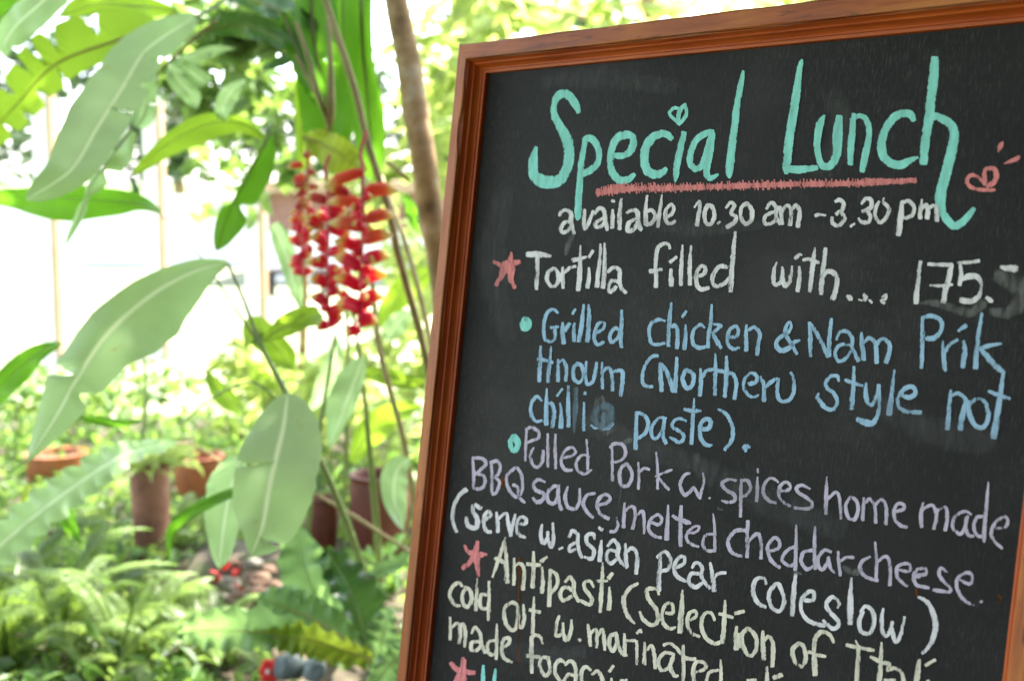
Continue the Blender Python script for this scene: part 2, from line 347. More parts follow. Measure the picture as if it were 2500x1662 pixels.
# rear prop frame leaning the other way
def prop(x0):
    top = ORG + BM.to_3x3() @ bl(x0, .10, -.022); foot = Vector((top.x, top.y, 0)) + Vector((by.x, by.y, 0)).normalized() * .52
    V, F, UV = tube_geo([top, top.lerp(foot, .5), foot], .014, 4); return world_mesh('rear_prop', V, F, wood_z, board, UV, smooth=False)
prop(.03); prop(PW - .03)

# ------------------------------------------------------------------ chalk lettering
MB = (BM.to_3x3()); MBi = MB.inverted()
PNT = TL; NRM = by
def board_hit(px, py, lift):
    "where the sight line through a photo pixel meets the panel (the writing really lies there)"
    v = at(px, py, 1.0) - CAM; p0 = TL - by * lift
    k = (p0 - CAM).dot(by) / v.dot(by); p = CAM + v * k
    return MBi @ (p - ORG)
def chalk_mat(name, col, cov=.5, edge=.30, soft=.10, grain=850, tint=.24, alpha=1.0):
    m, n, o = new_mat(name); L = n.links.new
    tc = N(n, 'ShaderNodeTexCoord'); uv = N(n, 'ShaderNodeUVMap'); sp = N(n, 'ShaderNodeSeparateXYZ'); L(uv.outputs[0], sp.inputs[0])
    ab = N(n, 'ShaderNodeMath', operation='ABSOLUTE'); L(sp.outputs[0], ab.inputs[0])
    mp = N(n, 'ShaderNodeMapping'); mp.inputs['Scale'].default_value = (1, 1, .30); L(tc.outputs['Object'], mp.inputs[0])
    no = N(n, 'ShaderNodeTexNoise'); no.inputs['Scale'].default_value = grain; no.inputs['Detail'].default_value = 3; no.inputs['Roughness'].default_value = .7; L(mp.outputs[0], no.inputs[0])
    nb = N(n, 'ShaderNodeTexNoise'); nb.inputs['Scale'].default_value = 150; nb.inputs['Detail'].default_value = 4; L(mp.outputs[0], nb.inputs[0])
    sm = N(n, 'ShaderNodeMath', operation='MULTIPLY_ADD'); sm.inputs[1].default_value = .55; L(nb.outputs[0], sm.inputs[0])
    s0 = N(n, 'ShaderNodeMath', operation='MULTIPLY'); s0.inputs[1].default_value = .55; L(no.outputs[0], s0.inputs[0]); L(s0.outputs[0], sm.inputs[2])
    # threshold climbs towards the edge of the stroke
    pw = N(n, 'ShaderNodeMath', operation='POWER'); pw.inputs[1].default_value = 3.0; L(ab.outputs[0], pw.inputs[0])
    th = N(n, 'ShaderNodeMath', operation='MULTIPLY_ADD'); th.inputs[1].default_value = edge; th.inputs[2].default_value = cov; L(pw.outputs[0], th.inputs[0])
    df = N(n, 'ShaderNodeMath', operation='SUBTRACT'); L(sm.outputs[0], df.inputs[0]); L(th.outputs[0], df.inputs[1])
    mr = N(n, 'ShaderNodeMapRange'); mr.inputs['From Min'].default_value = -soft / 2; mr.inputs['From Max'].default_value = soft / 2; mr.inputs['To Max'].default_value = alpha; L(df.outputs[0], mr.inputs[0])
    c1 = tuple(x * (1 - tint * 1.4) for x in col); r = ramp(n, [(.3, c1), (.65, col)]); L(nb.outputs[0], r.inputs[0])
    b = N(n, 'ShaderNodeBsdfDiffuse'); L(r.outputs[0], b.inputs[0])
    t = N(n, 'ShaderNodeBsdfTransparent'); ms = N(n, 'ShaderNodeMixShader'); L(mr.outputs[0], ms.inputs[0]); L(t.outputs[0], ms.inputs[1]); L(b.outputs[0], ms.inputs[2]); L(ms.outputs[0], o.inputs[0])
    return m
CH = {
 'teal': chalk_mat('turquoise_paint_chalk', (.33, .76, .70), cov=.33, edge=.24, soft=.07, tint=.20),
 'white': chalk_mat('white_chalk', (.86, .79, .82), cov=.415, edge=.17),
 'pink': chalk_mat('pink_chalk', (.84, .28, .28), cov=.415, edge=.17),
 'blue': chalk_mat('blue_chalk', (.40, .58, .78), cov=.415, edge=.17),
 'lilac': chalk_mat('lilac_chalk', (.64, .54, .67), cov=.415, edge=.17),
 'cream': chalk_mat('cream_chalk', (.86, .77, .63), cov=.415, edge=.17),
 'blue_smear': chalk_mat('rubbed_blue_chalk', (.22, .30, .37), cov=.40, edge=.35, soft=.30, grain=160, alpha=.55),
 'dust': chalk_mat('wiped_chalk_dust', (.30, .29, .28), cov=.46, edge=.38, soft=.36, grain=150, alpha=.45),
 'faint': chalk_mat('faint_wiped_dust', (.20, .19, .19), cov=.50, edge=.30, soft=.40, grain=60, alpha=.28),
 'rust': chalk_mat('rust_stain', (.20, .055, .012), cov=.42, edge=.30, soft=.2, grain=200, alpha=.8),
}
CNAME = {'teal': 'turquoise', 'blue_smear': 'blue', 'dust': 'grey', 'faint': 'faint grey', 'rust': 'brown'}
panel_obj = [o for o in board.children if o.name.startswith('black_panel')][0]
_k = [0]
def ribbon(pts, V, F, UV, wob=.9, squ=.5):
    "pts: photo px (x, y, width). Outline made in the photograph's plane, each corner then set down on the panel"
    L_ = sum(math.hypot(b[0] - a[0], b[1] - a[1]) for a, b in zip(pts, pts[1:])); n = max(4, int(L_ / 3.2))
    Q = [cr(pts, i / n) for i in range(n + 1)] if len(pts) > 2 else [[a + (b - a) * i / n for a, b in zip(pts[0], pts[1])] for i in range(n + 1)]
    _k[0] += 1; lift = .00025 + (_k[0] % 37) * .000012; base = len(V); sd = _k[0] * 1.7; U = (-1, -.6, 0, .6, 1); m = len(U)
    # short cap beyond each end so the stroke ends bluntly
    rows = []
    for i, q in enumerate(Q):
        a = Q[max(i - 1, 0)]; b = Q[min(i + 1, n)]; tx, ty = b[0] - a[0], b[1] - a[1]; l = math.hypot(tx, ty) or 1; tx /= l; ty /= l
        rows.append((q[0], q[1], max(q[2], 1.2), tx, ty, 0))
    f, l = rows[0], rows[-1]
    rows.insert(0, (f[0] - f[3] * f[2] * .28, f[1] - f[4] * f[2] * .28, f[2] * .72, f[3], f[4], 1)); rows.append((l[0] + l[3] * l[2] * .28, l[1] + l[4] * l[2] * .28, l[2] * .72, l[3], l[4], 1))
    s = 0
    for i, (x, y, wd, tx, ty, cap) in enumerate(rows):
        for u in U:
            j = 0
            if abs(u) == 1: j = noise.noise(Vector((x * .16, y * .16, sd + u))) * wob + noise.noise(Vector((x * .5, y * .5, sd - u))) * wob * .6
            h = wd / 2 * u + j * u
            V.append(board_hit(x - ty * h, y + tx * h, lift)); UV.append((1.0 if cap and u == 0 else u, i / len(rows)))
    for i in range(len(rows) - 1):
        for k in range(m - 1): F.append((base + i * m + k, base + i * m + k + 1, base + (i + 1) * m + k + 1, base + (i + 1) * m + k))
TEXT = r'''
T 1270 180 4
C teal 70
W Special
570,375,50 545,310,75 490,230,85 430,195,88 365,225,80 330,310,62 335,410,72 385,510,85 440,610,108 475,720,110 475,850,100 440,960,100 380,1040,110 290,1060,130 190,1040,125 130,970,105 125,880,95 135,800,75 155,720,35
640,630,55 600,850,60 585,1050,65 570,1250,72 565,1390,68 560,1425,30
625,650,55 680,630,72 740,680,72 770,780,60 750,880,62 690,940,72 610,980,65
915,800,60 1010,800,65 1080,750,75 1110,670,78 1090,610,70 1020,600,85 940,640,80 890,750,70 880,880,65 910,980,80 985,1045,80 1060,1030,72 1112,985,45
1475,635,60 1430,595,70 1360,590,75 1280,640,90 1225,740,90 1215,860,85 1245,950,92 1310,985,88 1380,970,75 1425,930,45
1600,580,60 1560,750,70 1530,900,66 1520,1000,58 1512,1055,18
1615,300,32 1565,350,46 1545,420,45 1545,480,40
1545,340,35 1495,340,34 1460,385,34 1490,435,35 1545,480,42
1612,325,45 1625,390,34 1595,445,40 1550,500,28
1880,570,60 1800,590,65 1710,660,65 1665,780,65 1660,870,68 1710,930,65 1780,890,75 1830,780,85 1860,650,80
1872,590,75 1845,780,80 1820,930,68 1830,1005,62 1870,1020,55 1930,985,32
2178,-25,25 2165,50,52 2120,300,70 2090,550,75 2065,750,85 2045,950,85 2045,1015,30
C white 45
W available
385,1385,35 400,1350 450,1330 495,1370,48 495,1450,50 525,1560,36
490,1440,38 420,1465,42 395,1520,42 425,1550,42 475,1525,42 500,1460,36
625,1330,40 632,1510,45 715,1345,34
730,1370,28 775,1312,42 822,1345,48 830,1430,50 852,1525,34
815,1410,35 745,1450,42 735,1490 785,1492 830,1440,35
905,1330,25 900,1400,42 900,1490,45
885,1505,30 910,1495,30
905,1245,46 906,1240,40
987,1225,32 975,1370,48 967,1515,48
1040,1360,32 1085,1335,42 1140,1350,50 1150,1430,50 1172,1515,45 1190,1512,25
1130,1415,38 1060,1460,46 1050,1530,48 1105,1522,50 1140,1450,40
1240,1190,24 1225,1330,44 1226,1470,48
1230,1475,42 1290,1455,40 1318,1390,44 1290,1335,42 1230,1345,36
1385,1185,18 1365,1330,38 1345,1495,34
1420,1400,32 1470,1380,38 1500,1320,38 1475,1275,34 1425,1330,38 1422,1430,45 1460,1465,40 1512,1440,32
W 10.30
1700,1305,18 1755,1245,32 1745,1380,48 1730,1480,46
1830,1285,46 1800,1360 1815,1460,42 1865,1462,45 1900,1380,46 1875,1300,46 1825,1285,42
1930,1465,30 1948,1445,26
2010,1310,26 2055,1262,38 2095,1290,44 2060,1358,42 2105,1400,44 2085,1460,45 2020,1495,48
2215,1268,45 2160,1310,42 2163,1420,44 2200,1465,44 2250,1440,44 2265,1340,48 2215,1268,44
T 1850 120 4
C teal 80
W Lunch
432,108,26 412,180,58 375,450,82 335,700,88 300,950,88 282,1130,84 280,1210,45
270,1165,75 400,1178,80 500,1168,66 575,1160,56
648,648,24 612,720,78 590,820,72 580,950,68 600,1080,60 650,1150,75 730,1120,80 775,1010,88 778,850,100 795,665,72
935,640,50 925,800,70 910,950,70 908,1120,60
920,690,60 980,655,50 1040,670,60 1085,760,58 1080,900,62 1045,1060,72 1020,1190,55
1520,695,52 1490,640,78 1410,630,82 1310,690,84 1240,800,80 1208,930,92 1232,1050,88 1310,1120,85 1400,1130,85 1480,1090,66 1562,1058,28
1728,95,80 1720,250,92 1690,500,98 1660,750,100 1630,950,92 1620,1110,80
1660,690,70 1740,660,80 1850,710,88 1912,800,98 1905,950,110 1870,1100,108 1830,1250,105 1790,1400,112 1780,1500,110 1800,1590,90 1860,1680,80 1930,1728,78 2020,1670,72 2110,1560,50
C pink 40
W underline
-1572,1404,70 -1440,1375,96 -1320,1360,96 -1000,1356,94 -720,1350,96 -350,1338,92 0,1325,92 400,1315,92 800,1310,85 1070,1300,70
1060,1300,62 1300,1292,52 1548,1282,40
T 2200 300 7.84
W heart
1650,1215,90 1780,1130,130 1820,1000,125 1780,890,105 1700,870,95 1610,910,95 1600,1030,110 1610,1180,90
1600,1150,100 1500,1070,80 1400,1000,80 1310,1020,80 1255,1100,85 1290,1200,90 1420,1260,80 1600,1285,75 1790,1285,60
1945,370,40 1900,450,115 1860,560,30
1970,780,25 2110,730,75 2230,680,100 2260,640,60
T 1850 460 4
C white 45
W am
85,200,30 130,140,42 180,190,48 175,270,45 215,345,46
165,230,40 85,260,42 60,320,42 90,350,40 150,330,40 180,280,35
215,180,36 230,250,44 238,345,44
235,230,40 280,170,42 325,200,48 325,260,46 315,355,48
330,215,40 370,165,42 405,210,48 405,280,46 392,372,50
W -3.30
565,265,40 600,255,36 660,265,24
760,130,32 800,110,42 840,150,48 825,210,46 770,250,42
800,225,42 845,270,46 840,320,46 780,365,42 725,330,42 725,285,36
905,372,24 945,345,26
1015,150,30 1060,100,38 1110,120,46 1100,190,46 1025,225,42
1060,215,42 1100,270,44 1080,325,44 1020,330,40 985,295,34
1185,130,30 1155,190,40 1150,270,40 1185,330,42 1230,315,44 1265,270,44 1280,190,44 1225,135,36 1232,95,24
W pm
1405,140,40 1400,250,56 1385,350,62 1375,450,60
1405,140,40 1470,125,42 1525,180,46 1510,260,44 1450,290,40 1420,280,30
1605,110,26 1590,190,44 1585,290,46
1605,190,38 1650,160,44 1662,230,48 1655,290,48
1670,190,36 1730,170,44 1750,230,56 1750,310,60
W with
185,720,20 155,820,45 160,930,45 215,925,40 240,850,42 240,770,28
240,860,40 265,950,48 305,920,45 325,830,40 335,760,24
405,765,28 410,850,42 390,1000,46
370,685,42 405,645,40 430,650,20
557,580,24 540,720,48 525,850,48 510,1005,44
445,700,34 500,690,38 580,720,40 590,730,30
662,585,34 640,780,52 625,900,52 618,1025,54
630,870,40 680,810,48 745,830,56 775,890,56 755,1000,58 735,1075,60
W ...
875,1050,35 900,1065,60 905,1085,45
1040,1040,45 1055,1055,50 1045,1095,36
985,1085,20 1020,1095,18
1090,1090,30 1115,1115,24
1215,1060,24 1250,1040,34 1245,1080,34 1205,1095,30 1235,1120,32
W 175.-
1590,715,36 1575,850,48 1555,1000,54 1545,1115,54
1665,740,34 1800,745,44 1895,748,46
1890,750,50 1865,880,52 1830,1000,56 1812,1105,58
1685,945,24 1790,950,36 1900,940,26
1960,725,36 2080,720,38 2160,705,36
1975,730,36 1985,830,44 1970,940,46
1990,890,45 2060,860,60 2150,870,60 2185,950,42 2160,1050,50 2080,1100,62 1985,1090,62
2235,1065,36 2270,1090,50 2290,1105,30
2375,765,30 2440,780,66 2520,785,80
T 1190 580 4
C pink 45
W star
230,145,18 210,230,45 170,320,55 85,460,48
65,235,36 130,270,50 215,255,70 310,240,52
235,230,50 235,330,70 225,400,60 265,490,42
235,150,22 238,260,42 160,260,50 130,350,40
180,250,90 205,320,90
C white 42
W Tortilla
390,165,55 500,165,66 615,180,34
490,180,44 485,350,44 478,500,40
600,330,42 580,400 620,475 680,450 692,360 650,300 600,335
735,290,26 735,390,42 740,490,36
745,350,34 800,300,40 860,280,30
908,80,22 905,300,46 888,510,52
835,220,50 920,200,34 975,190,24
990,295,22 990,380,42 978,485,46
990,190,36 1030,130,36
1105,65,24 1090,280,42 1070,475,52
1145,55,20 1145,280,46 1128,485,52
1180,335,38 1230,295,42 1290,320,46 1290,430,46 1320,510,42 1355,535,38
1280,430,38 1205,425,42 1180,500,40 1205,530,42 1255,480,42
W filled
1780,110,24 1770,70,34 1720,60,42 1660,110,44 1645,250,46 1650,400,46 1648,480,44
1590,330,50 1700,310,36
1795,310,28 1795,400,50 1798,465,50
1785,240,36 1845,190,34
1905,75,22 1895,280,44 1890,460,44
1990,80,20 1975,280,44 1975,455,50
2045,375,38 2110,360,42 2130,300,40 2080,280,42 2040,360,44 2045,460,46 2090,505,46 2160,490,38
2340,290,46 2270,280,45 2215,340,45 2195,420,45 2230,475,42 2310,450,45 2380,380,42
2420,-55,30 2400,150,46 2385,350,52 2375,520,54
C teal 40
W bullet
370,790,50 340,840,46 350,895,46 400,880,46 405,810,46 370,790,46
370,830,50 370,880,50
C blue 40
W Grilled
690,735,24 630,700,36 570,760,38 550,880,36 560,980,40 610,1015,36 655,985,36 660,890,42 
620,880,32 690,870,32
735,830,24 735,920,48 745,1030,46
760,910,38 800,840,38
850,835,24 845,920,42 845,1010,38
830,745,26 860,700,28
942,655,24 920,850,46 895,1010,46
988,660,30 995,780,46 975,1010,50
1060,930,36 1130,890,38 1140,835,34 1085,840,36 1050,920,38 1045,1000,40 1080,1045,36 1135,1020,34
1290,900,36 1240,885,36 1195,960,40 1215,1020,36 1270,980,36 1300,890,30
1312,710,28 1310,850,44 1305,1000,42 1310,1070,34
W chicken
1735,815,24 1665,800,38 1590,860,40 1580,960,40 1605,1030,40 1660,1045,36 1730,1030,34
1797,640,28 1780,780,46 1770,920,46 1768,1055,42
1790,870,36 1840,860,42 1860,940,44 1850,1075,48
1937,850,20 1935,950,44 1922,1085,46
1905,775,30 1940,720,32
2120,880,24 2080,850,36 2020,900,38 2000,980,42 2020,1050,42 2070,1075,44 2130,1065,30
2190,655,22 2185,800,42 2165,940,46 2155,1070,42
2290,860,30 2200,930,44
2200,935,42 2240,1010,50 2280,1075,40
W Hnoum
520,1060,24 515,1200,40 505,1400,42
622,1065,20 605,1240,40 590,1405,38
495,1190,38 560,1195,44 635,1220,38
690,1190,24 690,1300,40 690,1400,38
700,1220,30 740,1195,36 770,1280,40 765,1395,38
880,1225,36 840,1270,42 845,1370,42 890,1415,36 940,1360,38 925,1260,40 875,1225,36
965,1210,24 955,1350,38 975,1430,38 1030,1400,40 1055,1300,42 1065,1220,28
1120,1220,24 1120,1350,38 1122,1470,36
1125,1310,34 1180,1270,38 1215,1330,40 1220,1490,40
1230,1310,36 1310,1300,42 1320,1400,44 1300,1540,42
W (Northern
1665,1155,34 1600,1165,40 1540,1250,36 1515,1350,38 1530,1440,40 1610,1455,34
1685,1225,36 1690,1340,50 1700,1495,42
1700,1235,40 1760,1330,48 1815,1500,46
1850,1170,28 1845,1320,42 1830,1500,50
1940,1290,42 1905,1370,46 1945,1470,46 2000,1440,46 2010,1340,44 1945,1290,42
2080,1280,24 2085,1400,44 2075,1540,42
2090,1370,38 2140,1300,40 2200,1290,34
2225,1135,26 2225,1320,42 2220,1530,46
2190,1285,34 2359,1320,42
2335,1160,30 2335,1330,46 2320,1550,44
T 1750 740 4
100,690,38 155,690,42 190,780,42 172,930,44
310,785,44 375,775,44 395,720,40 340,680,34 280,730,38 270,830,42 310,900,38 360,915,34 405,895,30
425,720,34 460,800,46 460,950,50
470,820,46 525,770,42 590,735,32
610,735,24 590,830,42 605,930,42 660,960,42 730,920,42 755,820,42 745,720,38 725,675,28
W chicken
-50,200,30 45,215,28
105,325,42 175,330,44 210,280,36 185,225,38 120,270,38 105,380,40 150,445,38 220,435,30
290,215,24 285,330,48 285,460,48
310,260,34 370,235,40 420,300,42 405,400,42 390,500,46
W &
780,495,34 730,400,44 670,300,46 680,220,36 715,185,24 725,240,30 690,290,40 610,340,44 580,400,44 620,460,54 700,440,50 760,380,40 810,365,24
W Nam
905,190,34 915,330,46 915,515,36
915,200,40 990,320,48 1085,520,42
1120,155,34 1100,320,46 1098,510,46
1170,355,28 1200,285,36 1270,275,42 1320,340,44 1325,440,46 1385,560,48 
1300,410,34 1210,405,40 1155,480,40 1180,560,36 1250,550,40 1310,470,36
1415,290,30 1420,400,52 1435,550,50
1430,390,40 1490,340,44 1550,400,46 1560,580,46
1565,400,42 1620,345,44 1685,400,46 1685,480,48 1655,575,54
W Prik
2010,135,42 2010,350,46 1998,630,38
2010,140,40 2100,125,44 2190,170,46 2190,270,44 2120,340,54 2040,345,44
2205,370,30 2215,500,48 2225,655,46
2235,470,38 2280,400,42 2350,360,34
T 1910 600 4
1720,830,30 1790,780,50
1770,930,30 1780,1030,52 1762,1180,54
1948,660,30 1920,850,46 1895,1030,50 1890,1190,56
2140,955,26 2040,970,42 1930,1000,42
1930,1000,44 2000,1080,60 2080,1170,70 2140,1220,56
T 1910 860 4
W style
550,280,26 540,235,34 480,230,36 425,290,42 440,350,44 500,400,44 540,480,44 510,545,42 450,555,42 390,510,46 345,440,46 355,400,24
700,140,26 695,300,42 675,545,58
615,270,34 700,300,44 785,325,26
820,300,26 815,400,46 835,490,44 880,510,40 920,430,40 945,320,34
940,320,44 945,450,40 935,600,42 880,690,60 800,680,72 735,650,50
1098,170,22 1070,380,48 1045,600,60
1175,420,38 1240,440,50 1300,400,44 1280,340,46 1210,345,46 1140,420,44 1135,520,40 1200,575,44 1350,585,46
W not
1645,370,26 1635,500,46 1610,745,48
1655,420,38 1720,400,42 1790,470,46 1760,600,60 1740,745,64
1820,480,50 1830,600,60 1880,710,46 1960,730,46 2010,640,46 1990,500,46 1910,450,44 1840,500,44
2160,185,34 2130,400,52 2100,600,64 2065,825,72
2015,380,30 2100,410,46 2220,450,36
T 1260 920 4
W chillies
250,230,24 200,190,34 150,260,36 150,370,40 190,430,32 250,425,28
300,115,20 295,300,44 295,460,50
310,260,36 350,260,40 370,350,42 355,485,48
430,255,24 440,370,46 437,490,50
400,185,24 450,115,26
510,90,30 508,300,46 512,480,44
665,250,22 662,400,32 658,520,34
675,150,30 672,168,30
735,470,26 760,495,26 800,500,20
850,510,26 900,495,40 945,455,34
C blue_smear 60
W smudge
585,110,50 580,300,66 565,540,36
770,320,70 770,420,90 830,480,90 920,440,90 920,310,90 850,280,90 790,330,90
850,380,110 870,420,110
C blue 40
W paste
1175,345,34 1175,500,46 1165,700,42
1170,350,34 1240,365,42 1290,440,42 1260,550,42 1180,600,34
1465,405,26 1400,400,34 1330,480,38 1320,560,40 1360,600,34 1420,540,40 1445,440,42
1450,410,36 1435,520,46 1440,590,44 1465,645,40
1660,430,26 1600,405,34 1540,430,36 1530,490,40 1600,530,42 1640,580,42 1600,635,42 1540,610,42 1500,585,20
1740,210,18 1725,400,42 1712,650,42
1645,315,34 1720,330,50 1800,330,34
1815,510,50 1880,500,46 1900,430,44 1850,410,46 1800,470,46 1800,580,46 1850,660,46 1910,665,28
1975,315,28 2050,360,38 2110,470,42 2110,600,44 2040,710,38
2220,690,44 2250,680,60 2280,680,34
2240,700,44 2240,725,34
C lilac 36
W Pulled
105,500,30 95,650,28 92,815,26
95,515,28 150,490,36 215,530,38 220,590,38 170,615,34 90,645,26
170,690,24 140,760,30 160,850,36 210,880,34 255,820,38 265,720,34
310,555,22 310,700,32 312,875,32
385,560,22 382,700,34 385,890,34
450,790,32 540,770,34 580,730,32 540,685,30 470,730,32 440,820,34 475,900,36 545,910,28
715,780,28 650,760,30 590,830,34 600,910,34 660,945,34 700,930,30 735,905,20
688,610,22 698,760,32 700,900,34
W Pork
920,690,30 960,650,38 1040,660,36 1070,740,36 1030,810,34 930,835,28
935,680,24 940,850,32 942,1010,34
1080,840,36 1020,900,38 1010,990,42 1040,1060,40 1100,1050,40 1130,950,40 1090,850,38
1195,835,22 1200,960,32 1195,1090,34
1205,930,26 1250,890,32 1300,905,26
1368,735,18 1380,900,32 1382,1090,30
1520,905,26 1440,935,30 1360,970,24
1390,980,30 1440,1040,34 1490,1100,30
W w.
1700,940,26 1640,960,34 1605,1050,38 1640,1150,40 1700,1120,38 1735,1080,36 1790,1180,30
1825,935,20 1835,1030,32 1810,1120,34 1795,1185,30
1890,1180,28 1892,1186,20
W spices
2150,1010,24 2070,1000,34 2010,1040,38 2050,1100,38 2130,1150,40 2130,1210,34 2060,1220,34 2010,1205,24
2200,1000,28 2195,1150,36 2190,1360,36
2200,1010,30 2260,1010,38 2290,1080,40 2250,1150,40 2195,1170,28
T 1660 1100 4
758,255,20 755,380,34 748,490,34
760,175,20 762,210,30
960,305,24 890,265,34 830,320,36 815,410,36 860,480,38 935,510,32
965,395,32 1050,385,36 1080,350,34 1040,305,34 980,345,36 965,430,36 1010,500,34 1075,540,32
1270,370,26 1190,335,34 1135,365,36 1170,415,38 1270,480,38 1290,530,38 1250,565,36 1120,555,32
W home
1435,255,20 1430,400,38 1425,610,46
1440,470,30 1530,405,36 1565,500,38 1570,660,30
1670,450,36 1620,530,38 1640,640,38 1700,670,38 1740,590,38 1725,490,38 1670,450,36
1795,460,26 1790,560,36 1785,675,38
1805,510,30 1855,470,34 1900,540,38 1910,700,38
1905,530,34 1970,475,36 2015,560,40 2015,715,38
2110,590,34 2180,570,36 2190,530,36 2130,515,36 2090,580,36 2100,670,38 2150,725,38 2215,745,34
W made
T 1910 1130 4
1375,385,22 1355,500,40 1360,620,42
1370,450,30 1460,410,34 1505,500,40 1480,640,38
1505,470,34 1590,430,36 1610,520,38 1590,655,36
1845,500,24 1780,470,34 1690,520,38 1665,620,38 1730,690,38 1780,640,36 1805,520,40
1805,520,40 1790,620,38 1815,700,40 1865,715,30
1970,520,32 1900,530,38 1870,620,38 1900,700,36 1950,720,40
2012,185,14 1995,400,36 1975,600,44 1970,765,34
2090,635,30 2170,625,36 2205,570,36 2170,525,36 2080,580,38 2040,690,38 2080,770,36 2145,830,30
T 1090 1040 4
C teal 40
W bullet
660,100,60 625,150,48 645,230,48 690,230,44 705,150,48 665,95,44
660,120,60 690,180,40 660,250,40
C lilac 36
W BBQ
255,300,22 265,450,34 265,600,36
260,310,28 350,315,36 385,370,36 330,430,38 280,470,32
290,460,32 370,490,36 370,570,36 330,610,40 265,605,36
435,350,24 445,500,34 440,640,34
430,355,34 500,340,38 525,400,34 500,470,34 450,500,30
460,495,30 515,540,34 490,640,36 450,665,34
680,400,34 600,470,38 590,560,36 640,660,38 700,690,36 740,600,36 730,470,36 685,400,34
650,570,28 700,600,36 710,690,40 765,745,28
W sauce
960,545,24 900,520,34 850,560,38 870,620,40 950,660,42 940,720,44 880,740,44 845,700,30
1100,585,30 1040,590,38 985,660,40 1000,740,40 1060,750,40 1090,680,42
1100,575,32 1090,690,42 1115,800,38 1130,800,28
1185,590,24 1160,680,36 1180,780,38 1250,805,38 1295,740,36 1300,610,28
1450,655,30 1380,670,36 1335,740,40 1360,820,38 1430,890,36
1470,770,34 1560,750,40 1600,700,36 1550,665,34 1480,720,40 1475,800,38 1520,870,38 1585,900,36
W ,melted
1660,890,26 1665,930,30 1675,960,34 1650,1020,34 1600,1030,34
1740,750,24 1735,880,38 1730,985,40
1750,820,30 1810,780,36 1845,840,38 1820,1000,38
1850,870,30 1915,830,34 1930,920,32 1930,1045,26
1990,930,32 2070,960,32 2105,910,34 2060,860,34 1990,920,36 1975,1010,38 2030,1070,38 2095,1085,34
2165,770,20 2160,900,38 2150,1100,54
T 1660 1100 4
12,538,30 8,650,44 5,780,46 5,925,44
-70,635,34 -20,665,40 50,690,54 100,705,34
T 1660 1100 4
80,800,28 150,795,30 190,750,28 150,735,28 80,790,32 65,860,34 110,910,34 180,935,30
350,815,24 260,820,34 225,900,38 260,970,38 330,975,32
325,615,16 340,760,32 340,980,36
W cheddar
600,1030,30 520,1000,38 475,930,40 480,850,38 550,780,44 640,775,34
665,685,38 660,850,46 655,1035,40
670,880,34 750,810,40 790,870,38 790,1050,32
860,980,32 960,950,40 970,880,38 920,850,36 860,930,40 870,1030,38 920,1100,38 975,1140,34
1150,960,26 1100,940,36 1020,1000,38 1000,1070,36 1060,1120,36 1110,1110,40
1135,725,22 1135,900,38 1125,1160,38
1300,970,30 1210,990,40 1185,1080,38 1240,1155,38 1310,1120,34
1320,740,20 1315,900,36 1320,1150,40
1475,985,30 1410,970,36 1350,1040,40 1355,1130,40 1400,1155,36 1450,1060,30
1450,1040,36 1470,1140,38 1510,1190,26
1545,985,28 1550,1080,38 1565,1215,34
1570,1080,28 1620,1040,34 1695,1040,34
W cheese
1855,1030,26 1780,1080,40 1760,1150,42 1820,1230,38 1930,1265,38
1905,890,20 1920,1050,36 1915,1240,36
1930,1080,30 2010,1030,36 2050,1100,38 2050,1310,36
T 1910 1130 4
1130,1040,30 1240,1055,34 1240,990,34 1190,980,34 1120,1020,36 1130,1120,38 1215,1200,36
1310,1100,60 1400,1080,40 1400,1030,36 1310,1040,38 1280,1120,38 1320,1190,38 1430,1215,34
1610,1065,24 1550,1020,32 1530,1080,38 1570,1150,36 1640,1220,36 1620,1255,38 1475,1235,36
1720,1130,24 1835,1180,36 1850,1090,36 1790,1070,34 1710,1130,38 1710,1230,38 1770,1330,38 1865,1385,30
1940,1350,36 1942,1356,30
T 1090 1040 4
C white 42
W (serve
190,620,54 120,680,40 70,800,40 60,920,42 100,1030,30
335,800,46 270,770,44 260,830,46 300,900,48 290,990,50 210,970,48 195,890,36
370,920,32 430,870,40 410,830,36 370,880,42 365,960,42 390,1020,42 435,1030,36
490,840,26 500,950,42 500,1030,40
510,900,30 570,850,36 590,860,30
590,850,30 605,950,42 630,1065,42
630,1060,42 650,950,38 670,860,26
700,950,36 770,950,40 775,900,38 720,890,38 690,960,42 700,1050,44 765,1085,36
W w.
935,960,24 920,1050,42 945,1140,42 985,1090,36 990,1030,30
990,1090,38 1025,1180,44 1045,1080,42 1040,945,26
1100,1200,24 1135,1185,24
W asian
1195,1080,32 1230,1020,40 1280,1060,44 1280,1160,44 1320,1280,38
1275,1130,34 1205,1170,42 1205,1220,42 1260,1200,36
1450,1100,30 1430,1050,38 1370,1070,42 1375,1140,44 1440,1210,44 1420,1290,42 1350,1275,34
1515,1115,24 1505,1220,46 1500,1310,54
1490,990,30 1520,1010,42
1575,1170,32 1630,1110,38 1680,1170,44 1670,1260,44 1700,1320,42 1760,1380,34
1680,1230,36 1590,1210,40 1565,1280,42 1600,1340,42 1660,1300,40
1745,1145,28 1750,1260,42 1760,1370,44
1765,1220,34 1820,1190,40 1865,1270,44 1850,1435,44
W pear
2060,1280,32 2130,1225,38 2190,1290,42 2170,1390,42 2100,1410,38
2090,1240,36 2080,1400,48 2070,1600,54
2230,1380,38 2320,1340,38 2320,1280,38 2270,1280,40 2220,1380,46 2260,1470,44 2359,1520,36
T 1660 1100 4
120,1140,32 160,1090,38 215,1130,42 210,1230,42 290,1340,38
200,1200,34 110,1200,44 85,1280,44 150,1330,44 215,1290,36
295,1090,24 315,1200,48 335,1360,60
330,1250,30 370,1200,38 445,1190,34
W coleslow
